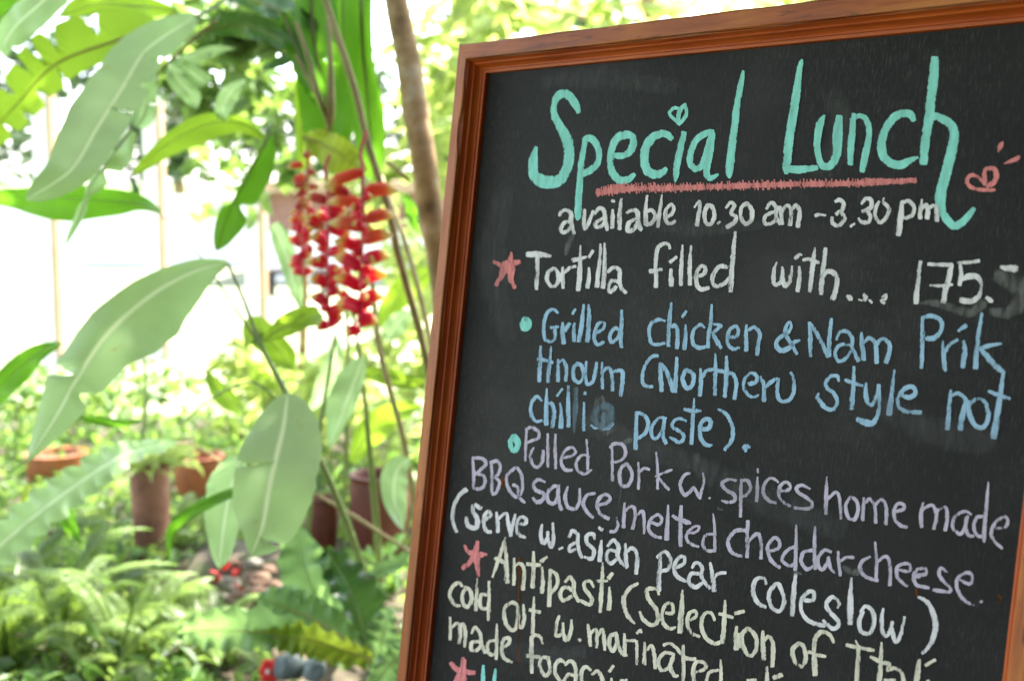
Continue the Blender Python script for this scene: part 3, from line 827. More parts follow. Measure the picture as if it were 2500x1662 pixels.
840,1300,26 820,1240,36 740,1260,44 715,1380,46 760,1480,46 835,1525,38
930,1300,40 870,1400,50 900,1530,46 980,1560,44 1020,1450,44 970,1310,44 930,1300,40
1130,1205,30 1110,1400,56 1095,1600,56
1190,1450,44 1290,1460,44 1310,1390,42 1260,1370,40 1190,1440,44
1185,1460,44 1190,1570,40 1260,1660,44 1380,1700,48 1430,1700,44
T 1910 1270 4
540,850,28 555,800,36 490,745,42 430,810,46 460,890,46 540,970,46 550,1020,44 490,1055,44 400,975,34
675,560,24 665,800,62 660,1000,66
765,890,30 810,835,38 880,880,46 895,1000,50 850,1100,44 770,1080,46 750,980,46 790,890,36
985,860,26 970,960,42 975,1070,42 1010,1130,40 1050,1080,40 1075,990,36
1065,1050,42 1110,1180,48 1160,1100,38 1195,940,26
1330,745,30 1420,800,44 1480,930,56 1495,1060,60 1450,1200,46 1370,1295,34
T 1070 1270 4
C pink 42
W star
385,205,34 370,280,60 320,390,56 240,465,44
255,245,30 300,310,50 380,330,70 470,330,34
375,330,80 380,430,56 395,540,32
380,210,40 385,350,40
W stars
240,1340,34 235,1450,60 170,1600,80
125,1390,44 200,1460,60 350,1485,50
260,1360,30 250,1500,60 240,1600,80
C cream 42
W Antipasti
655,165,24 620,290,44 530,550,24
650,190,24 660,360,46 672,600,54
555,370,36 665,410,56
740,370,24 740,500,36 738,625,36
755,440,26 800,420,38 840,480,42 825,670,44
930,305,26 930,450,44 922,650,46
870,425,44 995,435,36
1005,400,40 1060,355,30
1015,455,22 1020,600,42 1010,700,46
1095,480,36 1090,650,44 1080,830,46
1100,490,34 1155,530,42 1165,620,44 1100,710,38
1240,600,32 1285,550,38 1325,610,44 1320,690,44 1370,790,36
1320,690,38 1240,650,42 1190,710,42 1220,780,40 1300,740,40
1520,650,26 1480,590,36 1425,610,38 1440,680,42 1500,760,44 1480,820,42 1385,780,36
1605,410,20 1600,600,40 1580,890,40
1550,590,36 1650,590,32
1665,560,46 1700,515,34
1670,650,20 1675,780,46 1665,865,50
W (Selection
1950,615,30 1870,660,42 1810,770,46 1840,910,46 1915,1005,26
2155,720,26 2130,670,38 2040,670,44 2050,760,44 2130,870,46 2140,980,46 2080,1020,44 2000,960,40 1970,890,28
T 1560 1270 4
265,900,36 330,900,36 325,820,36 270,810,36 225,900,40 235,1000,42 300,1055,42 355,1040,28
425,680,24 415,880,54 400,1085,60
500,970,34 560,930,36 545,880,34 490,910,40 475,1010,42 520,1100,40 590,1130,30
740,970,30 700,900,36 630,920,44 610,1040,44 660,1150,44 740,1200,42 810,1180,42
840,780,26 835,960,46 815,1190,46
785,910,34 915,945,36
940,905,40 1025,885,38
955,1035,28 945,1140,50 950,1250,60
1060,1050,44 1000,1130,46 1030,1260,46 1090,1320,42 1145,1250,46 1135,1120,46 1060,1050,42
970,1110,50 980,1230,50
1210,1080,30 1210,1200,50 1220,1350,52
1230,1170,34 1270,1130,40 1310,1220,46 1300,1420,46
W of
1560,1200,46 1500,1260,50 1520,1370,50 1590,1420,46 1630,1330,46 1600,1220,46 1550,1200,46
1900,1190,28 1860,1110,40 1770,1090,50 1715,1180,48 1715,1350,56 1720,1500,62
1660,1280,38 1740,1310,44 1820,1325,32
W Itali
2030,1215,40 2150,1240,44 2290,1265,38
2115,1170,20 2140,1220,30
2145,1240,44 2140,1400,52 2125,1620,58
T 1910 1270 4
970,1190,24 960,1400,50 940,1620,60
865,1330,36 960,1380,44 1040,1400,44 1030,1460,40 1090,1440,40 1160,1480,44 1190,1600,44
1000,1560,36 1100,1555,34
1335,1360,44 1320,1480,60 1300,1620,64
1400,1410,36 1490,1360,34
1410,1580,34 1430,1562,34
T 1070 1270 4
W cold
235,640,28 190,605,40 130,660,40 115,740,40 160,820,42 215,830,30
270,660,36 235,730,40 250,820,42 290,840,40 325,770,40 310,680,40 260,650,34
380,565,18 375,720,36 365,875,38
480,730,30 420,725,38 410,820,40 440,860,38 490,850,30
497,595,30 495,800,38 488,970,30
W cut
765,820,40 720,800,42 650,850,42 645,950,42 690,1050,44 750,1060,40 775,960,46 775,830,40
830,820,26 840,940,38 815,1045,42 775,1000,38
935,745,22 930,880,40 918,1095,44
895,870,40 990,895,42
W w.
1180,930,28 1150,1020,42 1150,1120,42 1210,1100,40 1218,1000,28
1215,1080,34 1250,1165,46 1295,1080,40 1300,970,24
1375,1160,40 1385,1170,36
W marinated
1460,1015,28 1475,1120,40 1485,1220,38
1480,1110,34 1535,1060,34 1550,1130,40 1545,1235,36
1560,1120,32 1600,1060,36 1620,1150,42 1625,1260,34
1740,1100,36 1680,1130,44 1675,1230,44 1710,1270,40 1745,1190,40 1735,1100,36
1745,1110,36 1760,1220,40 1800,1300,38 1840,1315,30
1815,1105,28 1820,1200,40 1820,1310,42
1840,1170,32 1920,1170,32
1940,1100,28 1970,1070,34 1985,1090,30
1940,1175,30 1940,1290,34 1935,1400,34
2015,1190,26 2015,1300,40 2015,1400,42
2040,1260,32 2085,1220,36 2110,1320,42 2120,1440,36
T 1560 1270 4
330,1300,36 250,1290,38 190,1370,42 220,1460,40 290,1430,40 330,1340,46
340,1300,34 310,1420,44 340,1510,42 380,1515,28
240,1215,30 310,1200,34 390,1270,40 450,1340,44 550,1350,36
430,1220,34 435,1400,40 432,1560,42
550,1480,30 640,1450,40 640,1390,38 560,1380,40 530,1470,46 550,1600,44
800,1360,24 800,1500,36 800,1600,38
780,1460,30 690,1480,40 660,1560,40
T 1070 1270 4
W made
115,945,24 118,1060,36 115,1160,34
130,1040,32 190,1000,38 215,1080,38 200,1195,36
200,1060,32 245,1010,36 265,1100,40 255,1230,34
325,1100,26 360,1040,34 410,1110,42 420,1200,44 455,1290,34
415,1180,36 330,1190,42 325,1260,42 380,1260,40 420,1220,36
550,1170,32 490,1190,38 485,1280,40 530,1310,38 565,1290,36
570,1010,20 570,1180,38 565,1350,34
640,1230,36 690,1200,38 690,1145,38 640,1160,38 620,1250,42 640,1340,42 720,1380,32
W focaccia
1020,1200,26 990,1130,36 920,1130,44 910,1250,46 915,1480,46
870,1320,42 985,1330,38
1080,1340,40 1010,1340,40 995,1430,42 1050,1515,42 1095,1450,44 1070,1345,42
1245,1400,28 1190,1360,42 1140,1420,42 1150,1510,44 1200,1570,44
1240,1410,28 1290,1370,40 1340,1430,44 1345,1600,44
1320,1510,30 1270,1500,40 1230,1560,44
1490,1460,28 1440,1425,40 1400,1480,42 1400,1600,44
1500,1500,30 1560,1470,42 1610,1560,44
1670,1470,36 1710,1420,34
1690,1540,26 1695,1600,30
1780,1560,30 1840,1560,34
T 1560 1270 4
W olives
1060,1560,36 1140,1555,36
1250,1430,34 1250,1600,50
1320,1535,50 1390,1505,50
T 1070 1270 4
C teal 36
W 
440,1415,24 435,1500,40 440,1600,44
560,1450,24 550,1530,38 545,1600,38
T 1090 1040 4
C rust 30
W stain
548,500,14 548,560,40 546,590,16
716,1290,30 718,1370,50 718,1440,26
715,1400,14 712,1500,22 706,1700,16 700,2000,14 704,2300,10
T 1910 1130 4
2110,1290,26 2140,1320,24
2125,1350,30 2120,1370,20
1310,1230,22 1310,1290,34
C dust 60
T 1910 600 4
W smudge
1340,560,30 1500,560,90 1700,620,110 1850,650,110 1960,560,110
2040,640,90 2200,650,150 2359,520,220 2420,420,240
2100,300,160 2300,380,240
T 1260 920 4
820,220,120 850,400,240 900,520,160
1060,640,60 1130,610,50
1010,1220,20 1030,1080,26 1040,940,20
T 1660 1100 4
1600,1130,60 1700,1190,90 1790,1150,50
1120,1190,50 1180,1200,40
370,560,30 410,575,30
T 1190 580 4
770,160,60 800,60,80 830,-40,60
C faint 60
T 0 0 1
W smudge
1330,200,40 1480,190,60 1640,215,50
1230,470,60 1200,650,90 1240,820,60
1700,1130,60 1850,1210,90 2050,1290,70
2150,990,60 2300,1060,90 2420,1080,60
1560,540,30 1700,560,46 1860,548,30
1400,1010,50 1560,1090,80 1720,1140,50
1200,1560,40 1300,1600,60 1420,1590,40
2030,230,60 2060,330,90 2010,420,60
'''
def flush(word, colour, V, F, UV, kind='word'):
    if not V: return
    nm = {'bullet': 'chalk_bullet', 'star': 'chalk_star', 'stars': 'chalk_star', 'heart': 'chalk_heart', 'underline': 'chalk_underline', 'smudge': 'chalk_smudge', 'stain': 'rust_stain'}.get(word, 'chalk_word')
    me = bpy.data.meshes.new(nm); me.from_pydata(V, [], F); me.update(); ul = me.uv_layers.new(name='UVMap')
    for lp, d in zip(me.loops, ul.data): d.uv = UV[lp.vertex_index]
    o = link(nm, me, CH[colour], panel_obj)
    cn = CNAME.get(colour, colour)
    o['label'] = f'{cn} chalk lettering {word}' if nm == 'chalk_word' and word else f'{cn} {nm.replace("_", " ")}' if nm != 'chalk_word' else 'turquoise chalk letter cut by the lower edge'
def parse_text():
    ox = oy = 0; sc = 4; colour = 'white'; w0 = 40; word = ''; V, F, UV = [], [], []
    for ln in TEXT.strip().splitlines():
        p = ln.split()
        if not p: continue
        if p[0] == 'T': ox, oy, sc = float(p[1]), float(p[2]), float(p[3])
        elif p[0] == 'C':
            flush(word, colour, V, F, UV); V, F, UV = [], [], []; colour = p[1]; w0 = float(p[2])
        elif p[0] == 'W':
            nw = ' '.join(p[1:])
            flush(word, colour, V, F, UV); V, F, UV = [], [], []; word = nw
        else:
            wd = w0; pts = []
            for t in p:
                c = [float(x) for x in t.split(',')]
                if len(c) > 2: wd = c[2]
                pts.append([ox + c[0] / sc, oy + c[1] / sc, wd / sc])
            if word == 'underline':
                # scribbled line: many short near-upright strokes side by side
                rnd = random.Random(5); tot = 260
                for i in range(tot):
                    q = cr(pts, i / (tot - 1)); h = q[2] / 2 * rnd.uniform(.62, 1.10); dx = rnd.uniform(-3.2, 3.2); q[1] += rnd.uniform(-1.6, 1.6)
                    if rnd.random() < .12: continue
                    if i % 2: ribbon([[q[0] - 1 + dx, q[1] - h, 3.6], [q[0] + 1 + dx, q[1] + h, 3.8]], V, F, UV, wob=.5)
                ribbon([[a, b + 1, c * .62] for a, b, c in pts], V, F, UV, wob=1.6)
            else: ribbon(pts, V, F, UV, wob=1.25 if colour not in ('blue_smear', 'dust') else 2)
            if word in ('smudge', 'stain'): flush(word, colour, V, F, UV); V, F, UV = [], [], []
    flush(word, colour, V, F, UV)
parse_text()

# ================================================================== GARDEN
TRANS = (.34, .52, .05)
m_glauc = leaf_mat('heliconia_leaf_waxy', (.23, .36, .17), (.26, .38, .20), (.54, .78, .30), t=.50, rough=.36, vein=520, spec=.6, vary=.10, rib=(.52, .62, .36))
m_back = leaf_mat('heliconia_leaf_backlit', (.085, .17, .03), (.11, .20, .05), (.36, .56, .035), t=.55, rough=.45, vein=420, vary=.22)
m_green = leaf_mat('heliconia_leaf_green', (.05, .13, .02), (.07, .15, .03), (.17, .42, .02), t=.55, rough=.42, vein=420, vary=.22)
m_dark = leaf_mat('leaf_dark', (.035, .085, .03), (.05, .10, .04), (.10, .22, .03), t=.35, rough=.30, vein=90, vary=.25)
m_yel = leaf_mat('leaf_yellow_green', (.14, .22, .03), (.17, .25, .05), (.50, .60, .05), t=.55, rough=.5, vein=80, vary=.25)
m_nest = leaf_mat('nest_fern_leaf', (.12, .23, .09), (.14, .25, .12), (.30, .50, .14), t=.45, rough=.30, vein=60, spec=.6, vary=.25)
m_rib = leaf_mat('leaf_rib', (.50, .60, .34), (.50, .60, .34), (.70, .80, .45), t=.5, vein=1, vary=.05)
m_ribd = rough_mat('leaf_rib_dark', (.10, .09, .03), (.16, .15, .05), 20, .5, .05)
m_ribb = rough_mat('leaf_rib_brown', (.20, .17, .05), (.30, .26, .07), 20, .5, .05)
m_stem = rough_mat('green_stem', (.13, .20, .05), (.20, .27, .08), 24, .5, .1, c3=(.26, .26, .10))
m_stemd = rough_mat('brown_stalk', (.15, .12, .04), (.27, .22, .075), 24, .6, .2, c3=(.22, .17, .06))
m_stemt = rough_mat('tan_stalk', (.26, .20, .08), (.38, .31, .14), 24, .6, .2, c3=(.30, .30, .10))
m_bark = rough_mat('mottled_bark', (.13, .085, .04), (.42, .27, .13), 15, .85, .6, c3=(.60, .55, .42))
VIEW = AF
def leaf(root, mat, pts, wid, roll=0.0, fold=.18, ripple=.02, n=72, slant=.35, tears=(), rib='auto', ribw=5.0, lobes=None, seed=0, droop=.0, label=None, name='leaf', torn=.14):
    if rib == 'auto': rib = None if mat.name.startswith('heliconia_leaf_waxy') else m_rib
    rnd = random.Random(seed * 31 + 7); V = []; F = []; UV = []; U = [-1, -.75, -.45, -.18, 0, .18, .45, .75, 1]; m = len(U)
    Q = [cr(pts, i / n) for i in range(n + 1)]; P = [at(*q) for q in Q]; ribP = []
    tp = [(t, s, rnd.uniform(.012, .03)) for t, s in tears]
    for i in range(n + 1):
        t = i / n; T = (P[min(i + 1, n)] - P[max(i - 1, 0)]).normalized(); vd = (P[i] - CAM).normalized()
        s0 = vd.cross(T); s0 = s0.normalized() if s0.length > 1e-5 else AX.copy()
        if s0.dot(AX * (-(Q[min(i + 1, n)][1] - Q[max(i - 1, 0)][1])) - AD * -(Q[min(i + 1, n)][0] - Q[max(i - 1, 0)][0])) < 0: s0 = -s0
        n0 = T.cross(s0).normalized(); n0 = n0 if n0.dot(vd) < 0 else -n0
        ro = R_(roll); sd = s0 * math.cos(ro) + n0 * math.sin(ro); nn = n0 * math.cos(ro) - s0 * math.sin(ro)
        sc = Q[i][2] / FPX; wp = smooth_lin([(a, b) for a, b, c in wid], t) * sc; wn = smooth_lin([(a, c) for a, b, c in wid], t) * sc
        ribP.append(P[i] + nn * .0006)
        for u in U:
            sgn = 1 if u > 0 else -1; wd = wp if u > 0 else wn; f = 1.0
            f *= 1 + .05 * noise.noise(Vector((t * 14, sgn * 3, seed)))
            if lobes: f *= 1 + lobes[1] * (abs(math.sin(t * lobes[0] * math.pi + sgn + .5 * noise.noise(Vector((t * 5, sgn, seed))))) - .6)
            g_ = 0
            for tt, ss, dt in tp:
                if ss * sgn > 0:
                    d_ = abs(t - tt) / dt
                    if d_ < 1: f *= torn + (1 - torn) * d_
            rp = ripple * 1.2 * noise.noise(Vector((t * 4, u * .8, seed * 1.3))) + (ripple * .8 * math.sin(t * lobes[0] * 2 * math.pi + seed) * abs(u) ** 2 if lobes else 0)
            p = P[i] + sd * (wd * f * u) + T * (slant * abs(u) * wd * (1 - t) * .8) + nn * (fold * wd * abs(u) ** 1.3 - droop * wd * abs(u) ** 2 + rp * min(1, abs(u) * 1.5))
            V.append(p); UV.append((u, t))
    for i in range(n):
        for k in range(m - 1): F.append((i * m + k, i * m + k + 1, (i + 1) * m + k + 1, (i + 1) * m + k))
    o = world_mesh(name, V, F, mat, root, UV)
    if label: o['label'] = label
    if rib:
        rad = [max(.12, ribw * (1 - .85 * i / n)) * Q[i][2] / FPX / 2 for i in range(n + 1)]
        rv, rf, ru = tube_geo(ribP, rad, 5); world_mesh('midrib', rv, rf, rib, o, ru)
    return o

# --- heliconia, upper left
P1 = empty('heliconia_plant', on_ground(-150, 1500), 'heliconia at upper left, its long waxy leaf and a torn yellow green one hanging in', 'heliconia')
leaf(P1, m_back, [(400, 62, 3.0), (295, 96, 2.95), (171, 139, 2.9), (112, 177, 2.9), (54, 241, 2.9), (0, 300, 2.9), (-60, 370, 2.9)],
     [(0, 10, 10), (.1, 68, 34), (.3, 82, 44), (.45, 78, 52), (.6, 62, 50), (.8, 55, 46), (1, 20, 20)], fold=.1, tears=[(.2, 1), (.33, 1), (.43, 1), (.53, 1), (.66, 1), (.4, -1), (.58, -1), (.7, -1), (.82, -1)], rib=m_ribb, ribw=9, seed=1, ripple=.008, label='torn yellow green banana like leaf', slant=.5)
leaf(P1, m_glauc, [(478, 42, 2.75), (361, 120, 2.6), (303, 209, 2.5), (236, 316, 2.4), (171, 418, 2.3), (64, 487, 2.25)],
     [(0, 14, 10), (.12, 52, 44), (.3, 78, 58), (.5, 82, 66), (.68, 74, 66), (.86, 48, 46), (.95, 24, 24), (1, 0, 0)], fold=.16, droop=.12, tears=[(.22, -1), (.37, -1), (.5, -1)], ribw=9, seed=2, roll=-28, ripple=.008, label='long waxy pale green leaf pointing down to the left')
leaf(P1, m_back, [(430, 28, 3.3), (330, 14, 3.25), (230, 12, 3.2), (138, 44, 3.2)], [(0, 3, 3), (.2, 22, 24), (.5, 34, 28), (.8, 26, 18), (1, 0, 0)], seed=3, ribw=5)
leaf(P1, m_glauc, [(170, -50, 2.5), (95, 12, 2.45), (40, 62, 2.4), (12, 105, 2.4), (18, 143, 2.4)], [(0, 30, 30), (.3, 36, 44), (.6, 30, 38), (.85, 14, 16), (1, 0, 0)], seed=4, ripple=.015)
leaf(P1, m_green, [(110, -50, 2.9), (40, 10, 2.9), (-30, 70, 2.9), (-90, 110, 2.9)], [(0, 40, 30), (.5, 50, 30), (1, 10, 10)], seed=5)
leaf(P1, m_green, [(396, 524, 2.95), (330, 497, 2.9), (200, 488, 2.85), (100, 482, 2.85), (0, 480, 2.85), (-90, 492, 2.85)], [(0, 2, 2), (.1, 14, 12), (.3, 34, 38), (.45, 42, 54), (.62, 30, 44), (.8, 18, 24), (1, 4, 4)], seed=6, ribw=4, roll=16, label='dark green leaf lying level behind the pale one')
leaf(P1, m_glauc, [(322, 318, 2.45), (288, 360, 2.42), (258, 402, 2.4), (222, 455, 2.4), (196, 525, 2.4), (158, 602, 2.4)], [(0, 6, 14), (.2, 12, 44), (.36, 6, 40), (.44, 3, 8), (.5, 10, 30), (.62, 10, 20), (.68, 4, 4), (.76, 12, 10), (.88, 9, 7), (1, 0, 0)], seed=7, rib=m_ribd, ribw=5, label='narrow ragged grey green leaf')
leaf(P1, m_glauc, [(372, 108, 2.7), (350, 200, 2.66), (352, 262, 2.66), (330, 312, 2.6)], [(0, 10, 20), (.4, 30, 30), (.75, 22, 30), (1, 4, 4)], seed=8, tears=[(.4, 1), (.6, -1)], rib=None)
leaf(P1, m_green, [(150, 838, 2.9), (90, 862, 2.9), (30, 915, 2.9), (-40, 985, 2.9)], [(0, 4, 4), (.3, 20, 24), (.6, 30, 34), (1, 30, 30)], seed=9, ribw=4)
leaf(P1, m_glauc, [(575, 118, 2.8), (530, 122, 2.8), (480, 134, 2.78), (425, 150, 2.76)], [(0, 1, 1), (.4, 12, 14), (.75, 10, 22), (1, 3, 10)], seed=61, rib=None)
leaf(P1, m_glauc, [(420, 148, 2.76), (450, 166, 2.75), (485, 190, 2.75), (508, 205, 2.75)], [(0, 6, 10), (.5, 22, 22), (.85, 20, 20), (1, 4, 4)], seed=62, rib=None)
leaf(P1, m_glauc, [(412, 155, 2.78), (432, 190, 2.77), (462, 228, 2.76), (482, 266, 2.76)], [(0, 6, 8), (.4, 26, 26), (.75, 20, 24), (1, 2, 2)], seed=63, rib=None)
leaf(P1, m_glauc, [(600, 196, 2.85), (565, 225, 2.85), (545, 262, 2.85), (548, 298, 2.85)], [(0, 4, 4), (.4, 22, 24), (.75, 20, 22), (1, 2, 2)], seed=64, rib=None)
leaf(P1, m_dark, [(500, 78, 2.9), (570, 62, 2.9), (650, 78, 2.88), (722, 118, 2.86)], [(0, 10, 10), (.4, 30, 34), (.8, 24, 28), (1, 2, 2)], seed=65, rib=m_ribb, ribw=5)
leaf(P1, m_dark, [(640, 168, 2.9), (690, 150, 2.9), (740, 128, 2.9)], [(0, 6, 6), (.5, 12, 14), (1, 2, 2)], seed=66, rib=None)
px_tube('leaf_stalk', [(530, 48, 2.76, 9), (470, 98, 2.76, 9), (415, 150, 2.76, 7), (383, 184, 2.76, 5), (356, 262, 2.74, 4)], m_stemd, P1)
px_tube('leaf_stalk', [(392, 522, 2.95, 4), (450, 585, 2.8, 4.5), (500, 640, 2.7, 5), (540, 700, 2.7, 6)], m_stemt, P1)
px_tube('leaf_stalk', [(478, 42, 2.75, 9), (520, 20, 2.8, 10), (600, -40, 2.9, 12)], m_stem, P1)

# --- heliconia, centre
P2 = empty('heliconia_plant', on_ground(905, 1440), 'heliconia in the middle with broad waxy leaves arching left on thin green stalks', 'heliconia')
leaf(P2, m_glauc, [(556, 640, 2.5), (480, 660, 2.46), (390, 705, 2.42), (312, 765, 2.38), (249, 830, 2.34), (191, 920, 2.3), (132, 1025, 2.28), (62, 1128, 2.26)],
     [(0, 5, 5), (.08, 24, 34), (.2, 42, 84), (.34, 62, 120), (.46, 74, 122), (.58, 80, 98), (.7, 90, 74), (.8, 70, 56), (.9, 42, 30), (1, 0, 0)], roll=-30, fold=.16, droop=.30, tears=[(.70, 1), (.755, -1)], ribw=9, seed=11, ripple=.012, label='very broad waxy leaf arching down to the left, torn near its tip')
leaf(P2, m_glauc, [(702, 962, 2.42), (692, 1040, 2.34), (673, 1120, 2.27), (655, 1200, 2.22), (640, 1285, 2.18), (612, 1356, 2.15)],
     [(0, 14, 18), (.06, 48, 50), (.16, 78, 84), (.36, 92, 108), (.6, 88, 112), (.78, 62, 86), (.9, 30, 50), (1, 0, 6)], roll=-14, fold=.12, droop=.15, tears=[(.86, -1), (.42, 1)], ribw=8, seed=12, ripple=.010, label='broad pale leaf hanging straight down in the centre')
leaf(P2, m_glauc, [(592, 1110, 2.5), (565, 1190, 2.5), (547, 1280, 2.5), (535, 1390, 2.5)], [(0, 30, 10), (.3, 58, 30), (.6, 50, 38), (.85, 24, 26), (1, 0, 0)], seed=13, ribw=4, label='pale leaf hanging behind the central one')
leaf(P2, m_green, [(600, 1188, 2.4), (520, 1222, 2.4), (440, 1268, 2.4), (412, 1312, 2.4), (414, 1374, 2.4)], [(0, 10, 12), (.4, 14, 14), (.7, 10, 12), (1, 0, 0)], seed=14, rib=None)
leaf(P2, m_back, [(648, 338, 2.9), (590, 300, 2.88), (500, 305, 2.86), (420, 345, 2.84), (365, 388, 2.84), (322, 426, 2.84)], [(0, 4, 4), (.15, 16, 22), (.45, 26, 36), (.75, 20, 24), (1, 0, 0)], seed=15, roll=20, ribw=4, label='arching backlit leaf beside the white post')
leaf(P2, m_green, [(660, 322, 2.6), (638, 368, 2.6), (600, 440, 2.6), (560, 515, 2.6), (527, 612, 2.6)], [(0, 2, 4), (.3, 5, 44), (.6, 6, 50), (.68, 5, 18), (.76, 22, 44), (.9, 14, 26), (1, 0, 0)], seed=16, rib=m_ribd, ribw=6, roll=14, label='half folded dark green leaf hanging from a dark rib')
leaf(P2, m_back, [(640, 832, 2.6), (690, 800, 2.6), (740, 775, 2.6), (790, 770, 2.65)], [(0, 2, 2), (.4, 28, 28), (.8, 24, 24), (1, 5, 5)], seed=17, ribw=4)
leaf(P2, m_back, [(600, 850, 2.9), (620, 800, 2.9), (668, 840, 2.9), (720, 905, 2.9)], [(0, 2, 2), (.4, 40, 30), (.8, 30, 30), (1, 0, 0)], seed=18, ribw=4)
leaf(P2, m_glauc, [(888, 872, 2.8), (862, 940, 2.8), (835, 1010, 2.8), (802, 1098, 2.8)], [(0, 8, 8), (.25, 44, 22), (.55, 46, 24), (.85, 18, 14), (1, 0, 0)], seed=19, ribw=4, label='pale leaf hanging to the right of the central ones')
leaf(P2, m_glauc, [(668, 545, 3.0), (690, 600, 3.0), (715, 680, 3.0), (735, 760, 3.0)], [(0, 10, 14), (.3, 22, 26), (.7, 18, 20), (1, 0, 0)], seed=20, ribw=4)
leaf(P2, m_green, [(345, 1028, 2.7), (290, 1032, 2.7), (230, 1025, 2.7), (180, 1014, 2.7)], [(0, 2, 2), (.5, 12, 12), (1, 0, 0)], seed=21, rib=None)
for pts in ([(556, 642, 2.5, 7), (590, 720, 2.5, 8), (640, 850, 2.5, 10), (702, 968, 2.5, 12), (745, 1060, 2.55, 14), (790, 1140, 2.6, 16), (849, 1281, 2.9, 17), (904, 1440, 3.95, 17)],
            [(528, 684, 2.6, 5), (577, 757, 2.6, 6), (640, 850, 2.65, 8), (705, 965, 2.62, 9)],
            [(440, 1035, 2.8, 4), (500, 985, 2.7, 5), (560, 948, 2.65, 6), (625, 935, 2.6, 6), (700, 1000, 2.6, 7)],
            [(819, 815, 2.8, 9), (800, 930, 2.8, 10), (775, 1080, 2.8, 11), (752, 1290, 3.3, 12)]):
    px_tube('leaf_stalk', pts, m_stem, P2)

# --- heliconia with the flowers
P3 = empty('heliconia_plant', on_ground(965, 1425), 'tall heliconia with upright stalks and red and yellow flower spikes hanging among green blades', 'heliconia')
leaf(P3, m_green, [(760, -60, 2.9), (765, 90, 2.88), (790, 220, 2.86), (812, 330, 2.86), (822, 425, 2.86)], [(0, 30, 60), (.3, 52, 62), (.6, 68, 58), (.85, 50, 34), (1, 10, 10)], seed=31, rib=m_ribd, ribw=11, fold=.12, tears=[(.35, -1)])
leaf(P3, m_green, [(880, -60, 2.95), (884, 90, 2.95), (895, 220, 2.95), (905, 330, 2.95), (912, 440, 2.95)], [(0, 40, 30), (.35, 44, 24), (.6, 44, 38), (.85, 34, 30), (1, 8, 8)], seed=32, rib=m_ribd, ribw=10)
leaf(P3, m_green, [(835, -60, 3.05), (838, 80, 3.05), (846, 200, 3.05), (850, 330, 3.05)], [(0, 44, 44), (.4, 46, 46), (.8, 34, 34), (1, 8, 8)], seed=44, rib=m_ribd, ribw=6)
leaf(P3, m_back, [(720, -60, 3.0), (735, 60, 3.0), (742, 190, 3.0), (738, 330, 3.0), (735, 420, 3.0)], [(0, 44, 34), (.3, 34, 44), (.6, 22, 40), (.85, 14, 26), (1, 4, 4)], seed=45, rib=m_ribd, ribw=6, tears=[(.5, 1), (.62, -1)])
leaf(P3, m_green, [(688, 30, 2.85), (715, 95, 2.85), (748, 180, 2.83), (782, 262, 2.82)], [(0, 6, 10), (.4, 26, 30), (.8, 20, 30), (1, 5, 5)], seed=33, rib=m_ribd, ribw=10)
leaf(P3, m_yel, [(742, 335, 2.8), (785, 352, 2.78), (830, 378, 2.76), (890, 425, 2.76)], [(0, 4, 4), (.3, 38, 36), (.65, 46, 40), (1, 14, 14)], seed=34, rib=m_ribb, ribw=7, label='yellowing leaf over the flower spikes')
leaf(P3, m_dark, [(560, -20, 3.0), (640, 8, 2.95), (715, 45, 2.9), (790, 80, 2.9)], [(0, 20, 20), (.4, 26, 44), (.8, 22, 26), (1, 0, 0)], seed=35, rib=m_ribb, ribw=8)
leaf(P3, m_glauc, [(1000, 1118, 3.0), (968, 1150, 3.0), (962, 1215, 3.0), (985, 1296, 3.0)], [(0, 10, 10), (.4, 34, 34), (.7, 26, 30), (1, 0, 0)], seed=36, ribw=4)
leaf(P3, m_back, [(1040, 940, 3.1), (980, 930, 3.1), (920, 915, 3.1), (880, 905, 3.1)], [(0, 8, 8), (.5, 24, 20), (1, 0, 0)], seed=37, ribw=3)
leaf(P3, m_glauc, [(1000, 760, 3.2), (970, 790, 3.2), (940, 835, 3.2)], [(0, 8, 8), (.5, 26, 26), (1, 4, 4)], seed=38, ribw=3)
leaf(P3, m_back, [(1060, 660, 3.5), (1010, 690, 3.5), (960, 740, 3.5), (920, 800, 3.5)], [(0, 10, 10), (.4, 34, 34), (.8, 20, 20), (1, 2, 2)], seed=71, ribw=3)
leaf(P3, m_back, [(860, 1130, 3.6), (900, 1060, 3.6), (960, 1010, 3.6), (1030, 990, 3.6)], [(0, 10, 10), (.4, 36, 36), (.8, 20, 20), (1, 2, 2)], seed=72, ribw=3)
leaf(P3, m_glauc, [(760, 1000, 3.5), (790, 950, 3.5), (815, 880, 3.5), (820, 820, 3.5)], [(0, 8, 8), (.4, 26, 26), (.8, 18, 18), (1, 2, 2)], seed=73)
leaf(P3, m_back, [(600, 1010, 3.4), (540, 960, 3.4), (500, 900, 3.4)], [(0, 6, 6), (.4, 24, 24), (1, 2, 2)], seed=74, ribw=3)
leaf(P3, m_green, [(990, 470, 3.3), (1005, 520, 3.3), (1020, 570, 3.3)], [(0, 4, 4), (.5, 16, 16), (1, 0, 0)], seed=39, rib=None)
